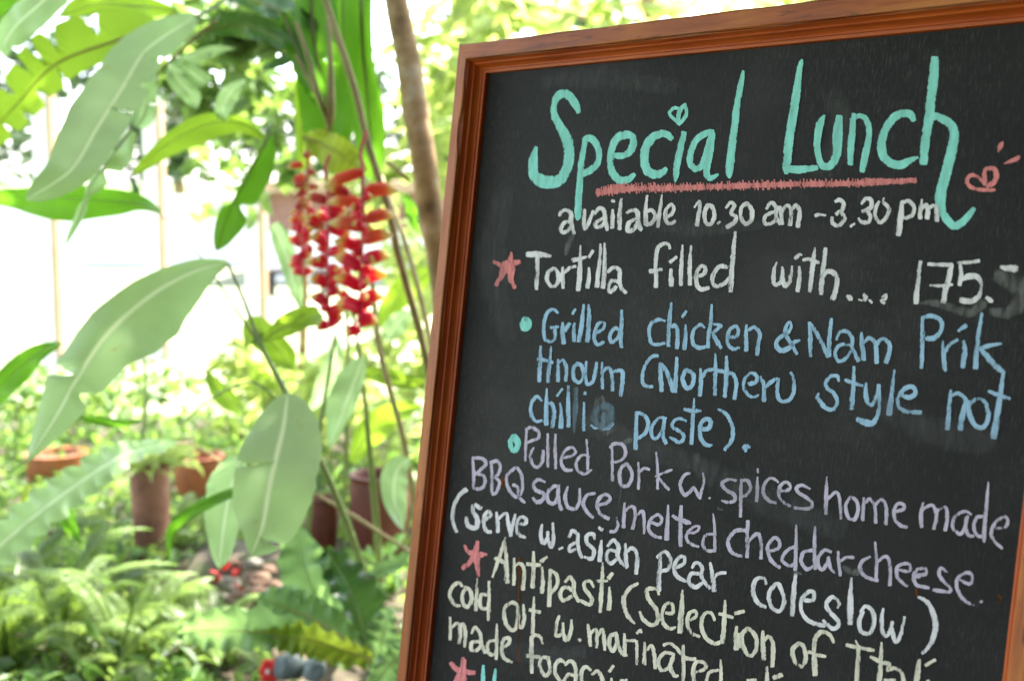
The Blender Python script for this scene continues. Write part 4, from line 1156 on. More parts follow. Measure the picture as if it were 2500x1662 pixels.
for pts, mm in (([(785, -30, 2.8, 16), (810, 50, 2.8, 17), (836, 125, 2.78, 18), (872, 240, 2.76, 18), (897, 348, 2.75, 17), (948, 508, 2.75, 19), (969, 609, 2.76, 20), (1006, 741, 2.8, 20), (1034, 850, 2.85, 20), (1060, 1000, 3.0, 18), (1090, 1400, 4.0, 18)], m_stemd),
                ([(905, 640, 2.9, 10), (923, 830, 2.95, 14), (955, 963, 3.0, 15), (982, 1058, 3.1, 15), (1008, 1201, 3.3, 15), (1040, 1400, 4.0, 15)], m_stemt),
                ([(930, 430, 3.1, 10), (985, 580, 3.1, 13), (1020, 700, 3.1, 14), (1048, 820, 3.15, 14), (1080, 1000, 3.3, 15), (1120, 1400, 4.1, 16)], m_stemt),
                ([(842, 700, 3.2, 8), (850, 860, 3.2, 10), (848, 1000, 3.25, 11), (838, 1290, 3.7, 12)], m_stem),
                ([(862, 760, 2.8, 8), (876, 860, 2.85, 9), (892, 989, 2.95, 11)], m_stemd),
                ([(892, 985, 2.95, 12), (902, 1095, 3.05, 14), (916, 1240, 3.3, 17), (929, 1420, 3.95, 18)], m_stem),
                ([(722, 54, 2.7, 10), (748, 130, 2.7, 11), (778, 235, 2.7, 12), (802, 300, 2.72, 14)], m_stemd),
                ([(800, 40, 2.72, 8), (806, 130, 2.7, 12), (808, 230, 2.7, 20), (806, 290, 2.72, 22), (800, 320, 2.74, 8)], m_stemd),
                ([(720, 135, 2.72, 6), (750, 190, 2.72, 8), (785, 262, 2.72, 8)], m_stemd),
                ([(769, 1205, 3.0, 8), (850, 1250, 3.1, 9), (920, 1295, 3.2, 9), (1000, 1345, 3.3, 9)], m_stemt),
                ([(944, 395, 2.9, 10), (975, 420, 2.9, 10), (998, 442, 2.9, 12)], m_stemt)):
    px_tube('stalk', pts, mm, P3)

# bracts: beaked boat, red with yellow green tip
def bract_mesh():
    V = []; F = []; UV = []; seg = 10; n = 12
    for i in range(n + 1):
        t = i / n; r = .5 * min(1, (t + .12) * 3.2) ** .6 * (1 if t < .55 else max(.06, 1 - ((t - .55) / .47) ** 1.8)); zc = .10 * math.sin(t * math.pi) - .25 * max(0, t - .6) ** 1.5
        if i == n: r = .03
        for k in range(seg):
            a = 2 * math.pi * k / seg; V.append((t, math.cos(a) * r * .5, zc + math.sin(a) * r * .72)); UV.append((k / seg, t))
    for i in range(n):
        for k in range(seg): F.append((i * seg + k, i * seg + (k + 1) % seg, (i + 1) * seg + (k + 1) % seg, (i + 1) * seg + k))
    F.append(tuple(reversed(range(seg)))); F.append(tuple(n * seg + k for k in range(seg)))
    me = bpy.data.meshes.new('bract'); me.from_pydata(V, [], F); ul = me.uv_layers.new(name='UVMap')
    for lp, d in zip(me.loops, ul.data): d.uv = UV[lp.vertex_index]
    me.polygons.foreach_set('use_smooth', [True] * len(me.polygons)); return me
def bract_mat(name, c0, c1, tip, tip2):
    m, n, o = new_mat(name); L = n.links.new
    uv = N(n, 'ShaderNodeUVMap'); sp = N(n, 'ShaderNodeSeparateXYZ'); L(uv.outputs[0], sp.inputs[0])
    r = ramp(n, [(0, c0), (.58, c1), (.76, tip), (1, tip2)]); L(sp.outputs[1], r.inputs[0])
    b = N(n, 'ShaderNodeBsdfPrincipled'); b.inputs['Roughness'].default_value = .35; L(r.outputs[0], b.inputs['Base Color']); tr = N(n, 'ShaderNodeBsdfTranslucent'); L(r.outputs[0], tr.inputs[0]); ms = N(n, 'ShaderNodeMixShader'); ms.inputs[0].default_value = .45; L(b.outputs[0], ms.inputs[1]); L(tr.outputs[0], ms.inputs[2])
    L(ms.outputs[0], o.inputs[0]); return m
bm_red = bract_mat('bract_red', (.66, .02, .06), (.78, .035, .09), (.80, .60, .16), (.66, .68, .26))
bm_org = bract_mat('bract_orange', (.70, .08, .05), (.78, .17, .08), (.78, .62, .22), (.72, .70, .42))
bm_dk = bract_mat('bract_dark', (.45, .02, .03), (.55, .07, .04), (.66, .48, .12), (.70, .64, .36))
BR = {}
for k, mm in (('r', bm_red), ('o', bm_org), ('d', bm_dk)):
    me = bract_mesh(); me.materials.append(mm); BR[k] = me
def spike(label, ax, brs, d):
    Z = lambda x, y: (640 + x / 3.014, 340 + y / 3.014)
    Q = [cr([(*Z(x, y), d, w) for x, y, w in ax], i / 30) for i in range(31)]
    P = [at(*q[:3]) for q in Q]; V, F, UV = tube_geo(P, [q[3] * d / FPX / 2 for q in Q], 8)
    sp = world_mesh('flower_spike', V, F, rough_mat('red_stalk', (.30, .03, .02), (.42, .06, .04), 20, .5, .1), P3, UV); sp['label'] = label
    rnd = random.Random(int(ax[0][0])); brs = list(brs); ys = [q[1] for q in ax if q[1] > 380]
    for i in range(15):
        yy = ys[0] + (ys[-1] - ys[0]) * (i + .5) / 15; xx = cr([(q[0], q[1]) for q in ax], min(1, max(0, (i + 5) / 20)))[0]; sd_ = rnd.choice((-1, 1)); brs.append(('r', xx + sd_ * 6, yy, xx + sd_ * rnd.uniform(62, 96), yy + rnd.uniform(-50, 10), 56))
    for kind, x0, y0, x1, y1, fat in brs:
        dd = d + rnd.uniform(-.03, .03); x1 += rnd.uniform(-14, 14); y1 += rnd.uniform(-16, 16); a = at(*Z(x0, y0), dd); b = at(*Z(x1, y1), dd + rnd.uniform(-.02, .02)); X = b - a; ln = X.length * 1.08; X.normalize()
        Yv = AF.copy(); Zv = X.cross(Yv).normalized()
        if Zv.z < 0: Zv = -Zv
        Yv = Zv.cross(X).normalized(); o = bpy.data.objects.new('bract', BR[kind]); C.objects.link(o); o.parent = sp
        h = fat * .86 / 3.014 * dd / FPX
        M = Matrix((X * ln, Yv * h * 2.1, Zv * h * 1.95)).transposed().to_4x4(); M.translation = a - P3.location
        o.matrix_local = M
spike('rightmost and longest red and yellow flower spike', [(770, -60, 9), (725, 90, 9), (738, 200, 9), (740, 400, 10), (745, 600, 10), (735, 800, 9), (722, 1000, 8), (725, 1200, 7), (715, 1400, 5)],
      [('o', 742, 240, 462, 362, 74), ('o', 750, 388, 1005, 372, 88), ('o', 735, 470, 505, 470, 80), ('o', 755, 590, 972, 562, 82), ('o', 745, 655, 500, 620, 84), ('o', 740, 745, 955, 700, 86),
       ('r', 740, 815, 535, 755, 84), ('r', 735, 895, 930, 840, 84), ('r', 728, 950, 545, 865, 90), ('r', 722, 1040, 915, 975, 84), ('r', 722, 1095, 548, 1025, 88), ('r', 715, 1185, 890, 1155, 84),
       ('r', 740, 1260, 565, 1180, 92), ('r', 700, 1320, 858, 1335, 84), ('r', 725, 1395, 622, 1420, 70), ('r', 705, 1285, 800, 1270, 60), ('d', 640, 400, 490, 375, 66), ('d', 720, 620, 610, 545, 60)], 2.62)
spike('middle red and yellow flower spike', [(495, 110, 8), (465, 220, 9), (480, 330, 9), (490, 500, 9), (485, 700, 9), (480, 900, 8), (485, 1100, 7), (490, 1300, 6), (480, 1400, 4)],
      [('d', 475, 455, 325, 428, 66), ('d', 485, 390, 640, 370, 70), ('r', 480, 520, 615, 525, 70), ('d', 350, 560, 450, 640, 80), ('r', 480, 560, 605, 580, 60), ('r', 475, 770, 360, 720, 80), ('r', 495, 650, 640, 720, 78), ('r', 470, 925, 345, 895, 72),
       ('r', 490, 840, 620, 825, 70), ('r', 480, 1070, 368, 1015, 76), ('r', 490, 980, 620, 985, 70), ('r', 478, 1215, 375, 1150, 74), ('r', 485, 1130, 590, 1110, 70), ('r', 480, 1285, 600, 1240, 72), ('r', 490, 1365, 412, 1385, 68),
       ('r', 640, 1200, 560, 1130, 60), ('r', 650, 985, 560, 960, 60), ('d', 350, 590, 440, 660, 80), ('r', 360, 800, 330, 820, 50), ('r', 420, 620, 340, 560, 60)], 2.70)
spike('leftmost and thinnest flower spike', [(330, 60, 5), (325, 130, 6), (340, 250, 6), (290, 400, 6), (290, 600, 6), (290, 800, 6), (310, 1000, 5)],
      [('d', 305, 120, 380, 105, 44), ('o', 300, 190, 185, 192, 46), ('d', 330, 250, 405, 262, 40), ('o', 235, 315, 330, 285, 54), ('d', 340, 355, 420, 350, 44), ('d', 240, 335, 330, 365, 48), ('d', 245, 500, 330, 480, 52), ('o', 240, 560, 320, 575, 60),
       ('r', 250, 675, 335, 650, 56), ('o', 245, 720, 330, 715, 50), ('r', 255, 765, 340, 745, 54), ('r', 255, 860, 345, 870, 50), ('r', 295, 985, 365, 985, 50), ('d', 245, 420, 320, 430, 50), ('r', 260, 620, 330, 610, 46)], 2.85)

# --- slender trunk in front of the board's left edge
T1 = empty('slender_tree', on_ground(1150, 1420), 'slender tree with mottled brown bark leaning in front of the bright leaves', 'tree')
V, F, UV = [], [], []
tp = [(955, -120, 2.9, 56), (967, 0, 2.9, 57), (997, 150, 2.9, 62), (1014, 270, 2.9, 62), (1036, 400, 2.9, 64), (1048, 500, 2.92, 64), (1075, 640, 2.95, 64), (1095, 800, 3.05, 66), (1130, 1100, 3.4, 72), (1160, 1420, 4.0, 80)]
Q = [cr(tp, i / 90) for i in range(91)]; P = [at(*q[:3]) for q in Q]
rad = [q[3] * q[2] / FPX / 2 * (1 + .05 * noise.noise(Vector((i * .25, 0, 3))) + (.10 if abs(i - 30) < 1.5 else 0)) for i, q in enumerate(Q)]
tube_geo(P, rad, 20, V, F, UV); world_mesh('trunk', V, F, m_bark, T1, UV)

# ------------------------------------------------------------------ loose leaf clumps for crowns and ground cover
def leaf_cloud(name, pos, size, mat, parent, seed=0, asp=.38, updown=.5, fold=.25, facing=0.0, uvs=True):
    "pos: list of points; each gets one pointed, folded leaf"
    rnd = np.random.default_rng(seed); n = len(pos); P = np.array([tuple(p) for p in pos]); sz = np.array(size) if hasattr(size, '__len__') else np.full(n, size)
    d = rnd.normal(size=(n, 3)); d[:, 2] = d[:, 2] * updown - .25; d /= np.linalg.norm(d, axis=1)[:, None]
    a = rnd.normal(size=(n, 3)); a[:, 2] += 1.0; s = np.cross(d, a); s /= np.linalg.norm(s, axis=1)[:, None]; nn = np.cross(s, d)
    L = sz[:, None]; W = L * asp
    tpl = [(0, 0, 0), (.35, .5, fold * .4), (.35, 0, 0), (.35, -.5, fold * .4), (.75, .36, fold * .3 - .06), (.75, 0, -.06), (.75, -.36, fold * .3 - .06), (1, 0, -.14)]
    V = np.stack([P + d * L * x + s * W * y + nn * L * z for x, y, z in tpl], 1).reshape(-1, 3)
    ft = [(0, 2, 1), (0, 3, 2), (1, 2, 5, 4), (2, 3, 6, 5), (4, 5, 7), (5, 6, 7)]
    F = [tuple(i * 8 + k for k in f) for i in range(n) for f in ft]
    uv = np.tile(np.array([(0, 0), (1, .35), (0, .35), (-1, .35), (1, .75), (0, .75), (-1, .75), (0, 1)], dtype=np.float32), (n, 1))
    org = np.array(parent.location) if parent is not None else np.zeros(3)
    me = bpy.data.meshes.new(name); me.from_pydata((V - org).tolist(), [], F); ul = me.uv_layers.new(name='UVMap')
    li = np.empty(len(me.loops), dtype=np.int64); me.loops.foreach_get('vertex_index', li); ul.data.foreach_set('uv', uv[li].ravel())
    return link(name, me, mat, parent)
def small_leaf(name, base, trans, t=.5, rough=.45, var=.45):
    m, n, o = new_mat(name); L = n.links.new
    tc = N(n, 'ShaderNodeTexCoord'); no = N(n, 'ShaderNodeTexNoise'); no.inputs['Scale'].default_value = 5.5; no.inputs['Detail'].default_value = 6; L(tc.outputs['Object'], no.inputs[0])
    r = ramp(n, [(.34, tuple(c * (1 - var) for c in base)), (.66, tuple(c * (1 + var) for c in base))]); L(no.outputs[0], r.inputs[0])
    r2 = ramp(n, [(.34, tuple(c * (1 - var) for c in trans)), (.66, tuple(min(.9, c * (1 + var * .6)) for c in trans))]); L(no.outputs[0], r2.inputs[0])
    b = N(n, 'ShaderNodeBsdfPrincipled'); b.inputs['Roughness'].default_value = rough; L(r.outputs[0], b.inputs['Base Color'])
    tr = N(n, 'ShaderNodeBsdfTranslucent'); L(r2.outputs[0], tr.inputs[0]); ms = N(n, 'ShaderNodeMixShader'); ms.inputs[0].default_value = t
    L(b.outputs[0], ms.inputs[1]); L(tr.outputs[0], ms.inputs[2]); L(ms.outputs[0], o.inputs[0]); return m
s_fresh = small_leaf('small_leaves_fresh', (.10, .19, .05), (.28, .42, .08))
s_mid = small_leaf('small_leaves_mid', (.07, .14, .04), (.22, .38, .06))
s_pale = small_leaf('small_leaves_pale', (.13, .19, .10), (.26, .36, .12))
s_far = small_leaf('far_leaves', (.05, .085, .03), (.06, .11, .03), t=.3)
s_lime = small_leaf('broad_leaves_lime', (.18, .25, .07), (.55, .66, .16), t=.55)

def blob_points(blobs, seed, per=1.0):
    "points inside flattened balls given as (px, py, depth, radius px, count)"
    rnd = random.Random(seed); out = []
    for px, py, d, r, c in blobs:
        ce = at(px, py, d); R = r * d / FPX
        for _ in range(int(c * per)):
            v = Vector((rnd.gauss(0, 1), rnd.gauss(0, 1), rnd.gauss(0, 1))).normalized() * (rnd.random() ** .45) * R
            out.append(ce + Vector((v.x, v.y, v.z * .8)))
    return out
def leafy_tree(name, label, base, trunk, branches, blobs, size, mat, seed, cat='tree', group=None, asp=.4):
    e = empty(name, base, label, cat, group)
    if trunk: px_tube('trunk', trunk, m_bark, e, 8, 20)
    for b in branches: px_tube('branch', b, m_bark, e, 6, 12)
    pts = blob_points(blobs, seed); rnd = random.Random(seed)
    c = leaf_cloud('crown', pts, [size * rnd.uniform(.6, 1.35) for _ in pts], mat, e, seed, asp); c['kind'] = 'stuff'
    return e
def random_blobs(x0, x1, y0, y1, d0, d1, n, r0, r1, dens, seed):
    rnd = random.Random(seed); return [(rnd.uniform(x0, x1), rnd.uniform(y0, y1), rnd.uniform(d0, d1), rnd.uniform(r0, r1), int(dens * rnd.uniform(.6, 1.3))) for _ in range(n)]
# small leaved tree overhanging the top centre
leafy_tree('leafy_tree', 'small leaved tree spreading dark twigs over the top centre, bright sky in its gaps', on_ground(735, 1010),
           [(735, 1000, 7.0, 22), (745, 600, 6.6, 20), (752, 300, 6.0, 20), (735, 60, 5.2, 20), (720, -150, 4.9, 20)],
           [[(735, 60, 5.2, 14), (600, 90, 5.3, 12), (540, 140, 4.9, 9), (470, 210, 4.6, 6), (420, 290, 4.4, 3)], [(610, 40, 5.2, 12), (680, 110, 4.8, 8), (730, 150, 4.6, 5)], [(600, 90, 5.2, 9), (520, 60, 4.8, 7), (400, 30, 4.6, 4)]],
           [(620, 40, 4.6, 110, 150), (540, 90, 4.6, 90, 110), (470, 60, 4.8, 90, 90), (700, 70, 4.5, 70, 80), (560, 160, 4.8, 80, 55), (630, 190, 4.9, 70, 30), (690, 230, 5.0, 50, 10), (480, 230, 4.5, 60, 36), (560, 290, 4.9, 70, 30), (650, 310, 4.8, 70, 34), (430, 170, 4.4, 60, 50), (700, 400, 4.7, 50, 26), (520, 400, 5.2, 80, 26), (600, 470, 5.2, 70, 14), (530, 520, 5.6, 60, 12)], .10, s_fresh, 3, asp=.5)
# broad lime leaves to the right of the trunk and above the board
leafy_tree('lime_leaved_tree', 'tree of broad lime leaves glowing behind the mottled trunk and the board top', on_ground(1500, 1010),
           [(1560, 1010, 7.6, 50), (1570, 500, 7.2, 48), (1585, 100, 6.4, 42), (1580, -150, 6.0, 40)], [[(1582, 120, 6.5, 20), (1420, 40, 6.0, 14), (1250, 10, 5.6, 8)]],
           random_blobs(1020, 1280, -60, 420, 4.6, 6.4, 26, 70, 120, 20, 5) + random_blobs(1280, 2250, -80, 130, 5.4, 8.0, 24, 90, 150, 22, 6), .18, s_lime, 8, asp=.34)
leafy_tree('lime_leaved_shrub', 'bright shrub filling the space behind the tall stalks right of the flowers', on_ground(1000, 1060),
           None, [], random_blobs(900, 1120, 380, 1100, 5.0, 6.6, 30, 50, 90, 22, 15) + random_blobs(560, 900, 860, 1060, 5.6, 7.2, 22, 40, 70, 34, 16), .11, s_lime, 9, cat='shrub', asp=.42)
leafy_tree('leafy_shrub', 'loose bright shrub fading into the glare at the end of the bed', on_ground(300, 1010), None, [], random_blobs(-40, 640, 900, 1010, 5.8, 6.8, 24, 30, 60, 15, 25), .085, s_fresh, 19, cat='shrub', asp=.45)
# far trees beyond the white wall
for i, (x, z, r, n_, mt) in enumerate([(-9.5, 2.60, 2.21, 1500, s_far), (-6.4, 2.11, 1.61, 1100, s_far), (-3.2, 2.98, 2.04, 1300, s_far), (-.3, 2.48, 1.87, 1200, s_far), (2.6, 3.22, 2.38, 1300, s_far), (6.0, 2.85, 2.21, 1200, s_far), (9.8, 3.10, 2.55, 1200, s_far), (-13.5, 3.10, 2.72, 1300, s_far)]):
    y = 23 + (i * 37 % 5); e = empty('background_tree', (x, y, 0), ['far pale tree beyond the wall at the left edge', 'small fresh green far tree beyond the wall', 'far pale tree between the first two posts', 'far fresh green tree above the short post', 'far pale tree behind the hanging flowers', 'far green tree behind the mottled trunk', 'far pale tree above the board', 'tall far tree outside the left edge'][i], 'tree', 'trees beyond the white wall')
    V, F, UV = tube_geo([Vector((x, y, -.05)), Vector((x + .1, y, z * .5)), Vector((x, y, z))], [.16, .12, .07], 8); world_mesh('trunk', V, F, m_bark, e, UV)
    rnd = random.Random(i); cl = [(Vector((x, y, z)) + Vector((rnd.gauss(0, .5) * r, rnd.gauss(0, .4) * r, rnd.gauss(0, .45) * r)), rnd.uniform(.25, .5) * r) for _ in range(12)]
    pts = []
    for _ in range(n_):
        c_, rr = rnd.choice(cl); v = Vector((rnd.gauss(0, 1), rnd.gauss(0, 1), rnd.gauss(0, 1))).normalized() * rr * rnd.random() ** .4; pts.append(c_ + v)
    cr_ = leaf_cloud('crown', pts, [rnd.uniform(.18, .42) for _ in pts], mt, e, i, .5); cr_['kind'] = 'stuff'

# unseen tree added to shade the bed: its crown hangs above the frame and breaks the sun into patches
sh = empty('unseen_shade_tree', (-3.4, 5.4, 0), 'unseen tall tree added so that its crown shades the garden bed', 'tree')
V, F, UV = tube_geo([Vector((-3.4, 5.4, -.1)), Vector((-3.2, 5.2, 1.6)), Vector((-2.4, 4.9, 3.0)), Vector((-.6, 4.4, 3.8)), Vector((.9, 4.4, 4.1))], [.13, .12, .10, .07, .03], 10); world_mesh('trunk', V, F, m_bark, sh, UV)
rnd = random.Random(9); cl = [Vector((rnd.uniform(-2.0, 2.6), rnd.uniform(2.9, 6.6), rnd.uniform(3.0, 4.6))) for _ in range(34)] + [Vector((.06, 3.65, 3.6)), Vector((-.15, 3.45, 3.4)), Vector((.1, 3.95, 3.9)), Vector((.3, 3.7, 3.7)), Vector((-.3, 3.9, 3.7))] * 2  # extra clusters placed to keep the sun off the long waxy leaf
pts = [rnd.choice(cl) + Vector((rnd.gauss(0, .26), rnd.gauss(0, .26), rnd.gauss(0, .16))) for _ in range(2300)]
o_ = leaf_cloud('crown', pts, [rnd.uniform(.12, .26) for _ in pts], s_mid, sh, 12, .5); o_['kind'] = 'stuff'

# ------------------------------------------------------------------ pots
clay = rough_mat('terracotta', (.12, .055, .03), (.28, .13, .075), 9, .85, .35, c3=(.38, .25, .16))
clay_or = rough_mat('orange_terracotta', (.20, .06, .022), (.38, .115, .035), 6, .5, .15, c3=(.46, .19, .08))
clay_dk = rough_mat('dark_red_clay', (.09, .025, .014), (.15, .042, .024), 6, .55, .2, c3=(.22, .085, .05))
def lathe(name, prof, loc, mat, parent, seg=36):
    V = []; F = []
    for r, z in prof:
        for k in range(seg): a = 2 * math.pi * k / seg; V.append(Vector(loc) + Vector((r * math.cos(a), r * math.sin(a), z)))
    for i in range(len(prof) - 1):
        for k in range(seg): F.append((i * seg + k, i * seg + (k + 1) % seg, (i + 1) * seg + (k + 1) % seg, (i + 1) * seg + k))
    F.append(tuple(reversed(range(seg)))); F.append(tuple((len(prof) - 1) * seg + k for k in range(seg)))
    return world_mesh(name, V, F, mat, parent)
def pot(px, pyb, pyt, wt, wb, label, mat, belly=0, lip=.06, soil_z=.9, z=0.0):
    g_ = on_ground(px, pyb, z); d = (g_ - CAM).dot(AF); h = (pyb - pyt) * d / FPX / math.cos(PITCH + math.atan((pyb - 831) / FPX)) * 1.0
    rt = wt * d / FPX / 2; rb = wb * d / FPX / 2
    g_ = g_ + Vector((0, rb, 0)); e = empty('clay_pot', g_, label, 'pot', 'clay pots in the garden')
    pr = []
    for i in range(13):
        t = i / 12; r = rb + (rt - rb) * t + belly * math.sin(math.pi * t) * rt; pr.append((r, h * t))
    pr += [(rt * 1.02, h * .995), (rt * 1.0, h), (rt * .86, h), (rt * .84, h * .97), (rt * .80, h * .80), (rt * .70, h * .72)]
    lathe('body', pr, g_, mat, e)
    s = lathe('soil_fill', [(rt * .79, h * .74), (rt * .79, h * .80), (rt * .3, h * .83)], g_, soil, e)
    return e, g_, h, d
pe, pg, ph, pd_ = pot(362, 1392, 1140, 100, 82, 'tall narrow clay pot standing on the lawn with a thin plant in it', clay)
px_tube('plant_stem', [(345, 1165, pd_, 14), (350, 1060, pd_ - .02, 12), (356, 940, pd_ - .04, 9), (352, 860, pd_ - .02, 6)], m_stem, pe)
rnd = random.Random(4); fp = [at(rnd.gauss(385, 32), 1100 + abs(rnd.gauss(0, 22)), pd_ + rnd.uniform(-.12, .12)) for _ in range(70)]; leaf_cloud('foliage', fp, [rnd.uniform(.05, .11) for _ in fp], s_lime, pe, 3, .25)['kind'] = 'stuff'
px_tube('plant_stem', [(355, 1165, pd_, 14), (362, 1120, pd_ - .02, 13), (368, 1095, pd_, 8)], m_stemd, pe)
pot(478, 1236, 1122, 128, 96, 'wide glossy orange pot lying low behind the tall one', clay_or, .08)
pot(788, 1345, 1222, 74, 56, 'small dark red pot between the leaf stalks', clay_dk, .10)
pot(925, 1362, 1172, 150, 110, 'large dark red jar half hidden behind the tall stalks by the board', clay_dk, .12)
pot(118, 1190, 1118, 150, 130, 'low orange clay bowl at the left behind the jagged leaf', clay_or, .05)

# ------------------------------------------------------------------ jagged leaf at lower left, wavy nest fern at lower right
P4 = empty('jagged_leaf_plant', on_ground(480, 1240), 'plant with one long jagged pale leaf reaching to the lower left edge', 'plant')
leaf(P4, m_glauc, [(430, 1082, 3.1), (330, 1100, 2.95), (250, 1140, 2.85), (170, 1195, 2.78), (80, 1262, 2.7), (-10, 1340, 2.65), (-80, 1400, 2.6)], [(0, 5, 5), (.12, 22, 20), (.3, 38, 36), (.55, 46, 44), (.8, 46, 46), (1, 20, 20)], lobes=(12, .42), seed=41, ribw=4, ripple=.012, fold=.1, slant=.9)
leaf(P4, m_green, [(140, 1215, 2.85), (165, 1270, 2.85), (200, 1330, 2.85)], [(0, 10, 10), (.4, 20, 20), (1, 0, 0)], seed=42, rib=None)
leaf(P4, m_yel, [(70, 1180, 3.1), (52, 1230, 3.1), (20, 1290, 3.1)], [(0, 6, 6), (.5, 6, 6), (1, 3, 3)], seed=43, rib=None)
px_tube('leaf_stalk', [(430, 1082, 3.1, 5), (480, 1090, 3.3, 6), (560, 1150, 3.8, 7), (600, 1240, 4.4, 8)], m_stemt, P4)
Z5 = lambda x, y: (440 + x / 3.395, 1200 + y / 3.395)
def l5(pts, d, wid, mat, seed, **k):
    return leaf(P5, mat, [(*Z5(x, y), dd) for (x, y), dd in zip(pts, d)], [(a, b * 1.2, c * 1.2) for a, b, c in wid], seed=seed, **k)
P5 = empty('nest_fern', on_ground(900, 1660), 'nest fern with wide wavy edged glossy leaves beside the board foot', 'fern')
l5([(1480, 1320), (1230, 1060), (1080, 760), (1000, 500), (968, 280)], [3.1, 3.0, 2.95, 2.95, 2.95], [(0, 20, 20), (.3, 50, 44), (.6, 54, 52), (.85, 30, 34), (1, 4, 4)], m_nest, 51, lobes=(7, 0.10), ripple=0.013, ribw=5, roll=10)
l5([(1560, 1350), (1500, 1100), (1420, 850), (1310, 640), (1200, 470)], [3.05, 3.0, 2.95, 2.95, 2.95], [(0, 20, 14), (.3, 58, 26), (.6, 50, 40), (.85, 26, 30), (1, 4, 4)], m_dark, 52, lobes=(6, 0.10), ripple=0.016, ribw=5, roll=-25, label='darker folded nest fern leaf')
l5([(1490, 1300), (1250, 1140), (1000, 1010), (800, 930), (640, 870)], [3.0, 2.9, 2.85, 2.85, 2.85], [(0, 12, 12), (.3, 42, 40), (.6, 46, 40), (.85, 28, 26), (1, 4, 4)], m_nest, 53, lobes=(8, 0.13), ripple=0.016, rib=m_ribb, ribw=7, roll=-10)
l5([(1400, 1400), (1150, 1290), (800, 1180), (450, 1150), (150, 1150), (-20, 1175)], [2.9, 2.8, 2.75, 2.75, 2.75, 2.75], [(0, 12, 12), (.25, 36, 24), (.5, 54, 38), (.75, 44, 38), (.92, 20, 16), (1, 3, 3)], m_nest, 54, lobes=(9, 0.12), ripple=0.013, rib=m_ribb, ribw=6, roll=22)
l5([(1600, 1400), (1350, 1310), (1100, 1230), (850, 1200), (560, 1160)], [2.85, 2.8, 2.75, 2.75, 2.75], [(0, 12, 12), (.3, 36, 34), (.6, 36, 34), (.9, 14, 14), (1, 3, 3)], m_yel, 55, lobes=(10, 0.18), ripple=0.016, roll=30, rib=m_ribb, ribw=6)
l5([(1640, 1500), (1660, 1300), (1700, 1100), (1740, 960)], [2.95, 2.9, 2.9, 2.9], [(0, 14, 14), (.4, 34, 34), (.8, 22, 24), (1, 3, 3)], m_nest, 56, lobes=(6, 0.15), ripple=0.016, roll=18)
l5([(1600, 1640), (1700, 1480), (1820, 1340), (1900, 1230)], [2.85, 2.8, 2.8, 2.8], [(0, 14, 14), (.4, 34, 34), (.8, 26, 24), (1, 3, 3)], m_nest, 57, lobes=(6, 0.17), ripple=0.016, roll=-18)
l5([(1560, 700), (1680, 640), (1800, 590), (1900, 500)], [3.3, 3.3, 3.3, 3.3], [(0, 6, 6), (.4, 16, 16), (.8, 12, 12), (1, 2, 2)], m_nest, 59, ripple=.008)
l5([(1640, 1000), (1600, 900), (1620, 820), (1680, 780)], [3.3, 3.3, 3.3, 3.3], [(0, 6, 6), (.5, 20, 20), (1, 6, 6)], m_nest, 60, ripple=.008)
P5['label'] = 'nest fern with wide wavy edged glossy leaves beside the board foot'

# ------------------------------------------------------------------ ferns
def frond_mesh(name, L, seed, mat, np_=36, pk=.15):
    rnd = random.Random(seed); V = []; F = []; UV = []
    pts = []
    for i in range(21):
        t = i / 20; pts.append(Vector((L * (.86 * t), 0, L * (1.0 * t - .80 * t * t))))
    tube_geo(pts, [L * .010 * (1 - .7 * i / 20) for i in range(21)], 4, V, F, UV)
    for i in range(2, np_):
        t = i / np_; q = t * 20; k = int(q); f = q - k; c = pts[k].lerp(pts[min(k + 1, 20)], f); T = (pts[min(k + 1, 20)] - pts[k]).normalized()
        for s in (1, -1):
            pl = L * pk * math.sin(math.pi * min(1, .12 + t * .88)) ** .75 * rnd.uniform(.85, 1.1); pw = L * .015
            D = (Vector((.28, s, 0)) + Vector((0, 0, -.22 + rnd.uniform(-.12, .12)))).normalized(); b = len(V)
            V += [c - T * pw * .5, c + T * pw * .5, c + D * pl * .55 + T * pw * .8 + Vector((0, 0, .004)), c + D * pl * .55 - T * pw * .5 + Vector((0, 0, .004)), c + D * pl + Vector((0, 0, -pl * .16))]
            UV += [(0, 0), (0, .2), (1, .5), (1, .6), (0, 1)]; F += [(b, b + 1, b + 2, b + 3), (b + 3, b + 2, b + 4)]
    me = bpy.data.meshes.new(name); me.from_pydata([tuple(v) for v in V], [], F); ul = me.uv_layers.new(name='UVMap')
    for lp, d in zip(me.loops, ul.data): d.uv = UV[lp.vertex_index]
    me.materials.append(mat); return me
f_mat = small_leaf('fern_green', (.10, .17, .025), (.26, .40, .045), t=.45); f_mat2 = small_leaf('fern_light', (.14, .22, .05), (.34, .48, .09), t=.5)
FR = [frond_mesh('frond', .42, k, f_mat if k < 2 else f_mat2) for k in range(4)] + [frond_mesh('frond', .46, 9 + k, f_mat2 if k else f_mat, 40, .085) for k in range(2)]
fern_spots = [(20, 1640, 0, 1.1, 'sword fern filling the bottom left corner'), (150, 1600, 1, 1.0, 'sword fern with long arching fronds near the bottom left'), (300, 1650, 2, .9, 'low sword fern at the bottom edge under the tall clay pot'),
              (60, 1480, 1, .95, 'sword fern behind the corner one at the left edge'), (200, 1510, 0, .7, 'middle sized fern in front of the lawn'), (390, 1560, 2, .6, 'light green fern in front of the tall clay pot'),
              (505, 1455, 3, .5, 'pale fern right beside the tall clay pot foot'), (520, 1620, 3, .7, 'small fern left of the red blossom'), (350, 1570, 3, .7, 'small light fern among the ground cover'), (430, 1350, 3, .6, 'small fern behind the pale hanging leaf')]
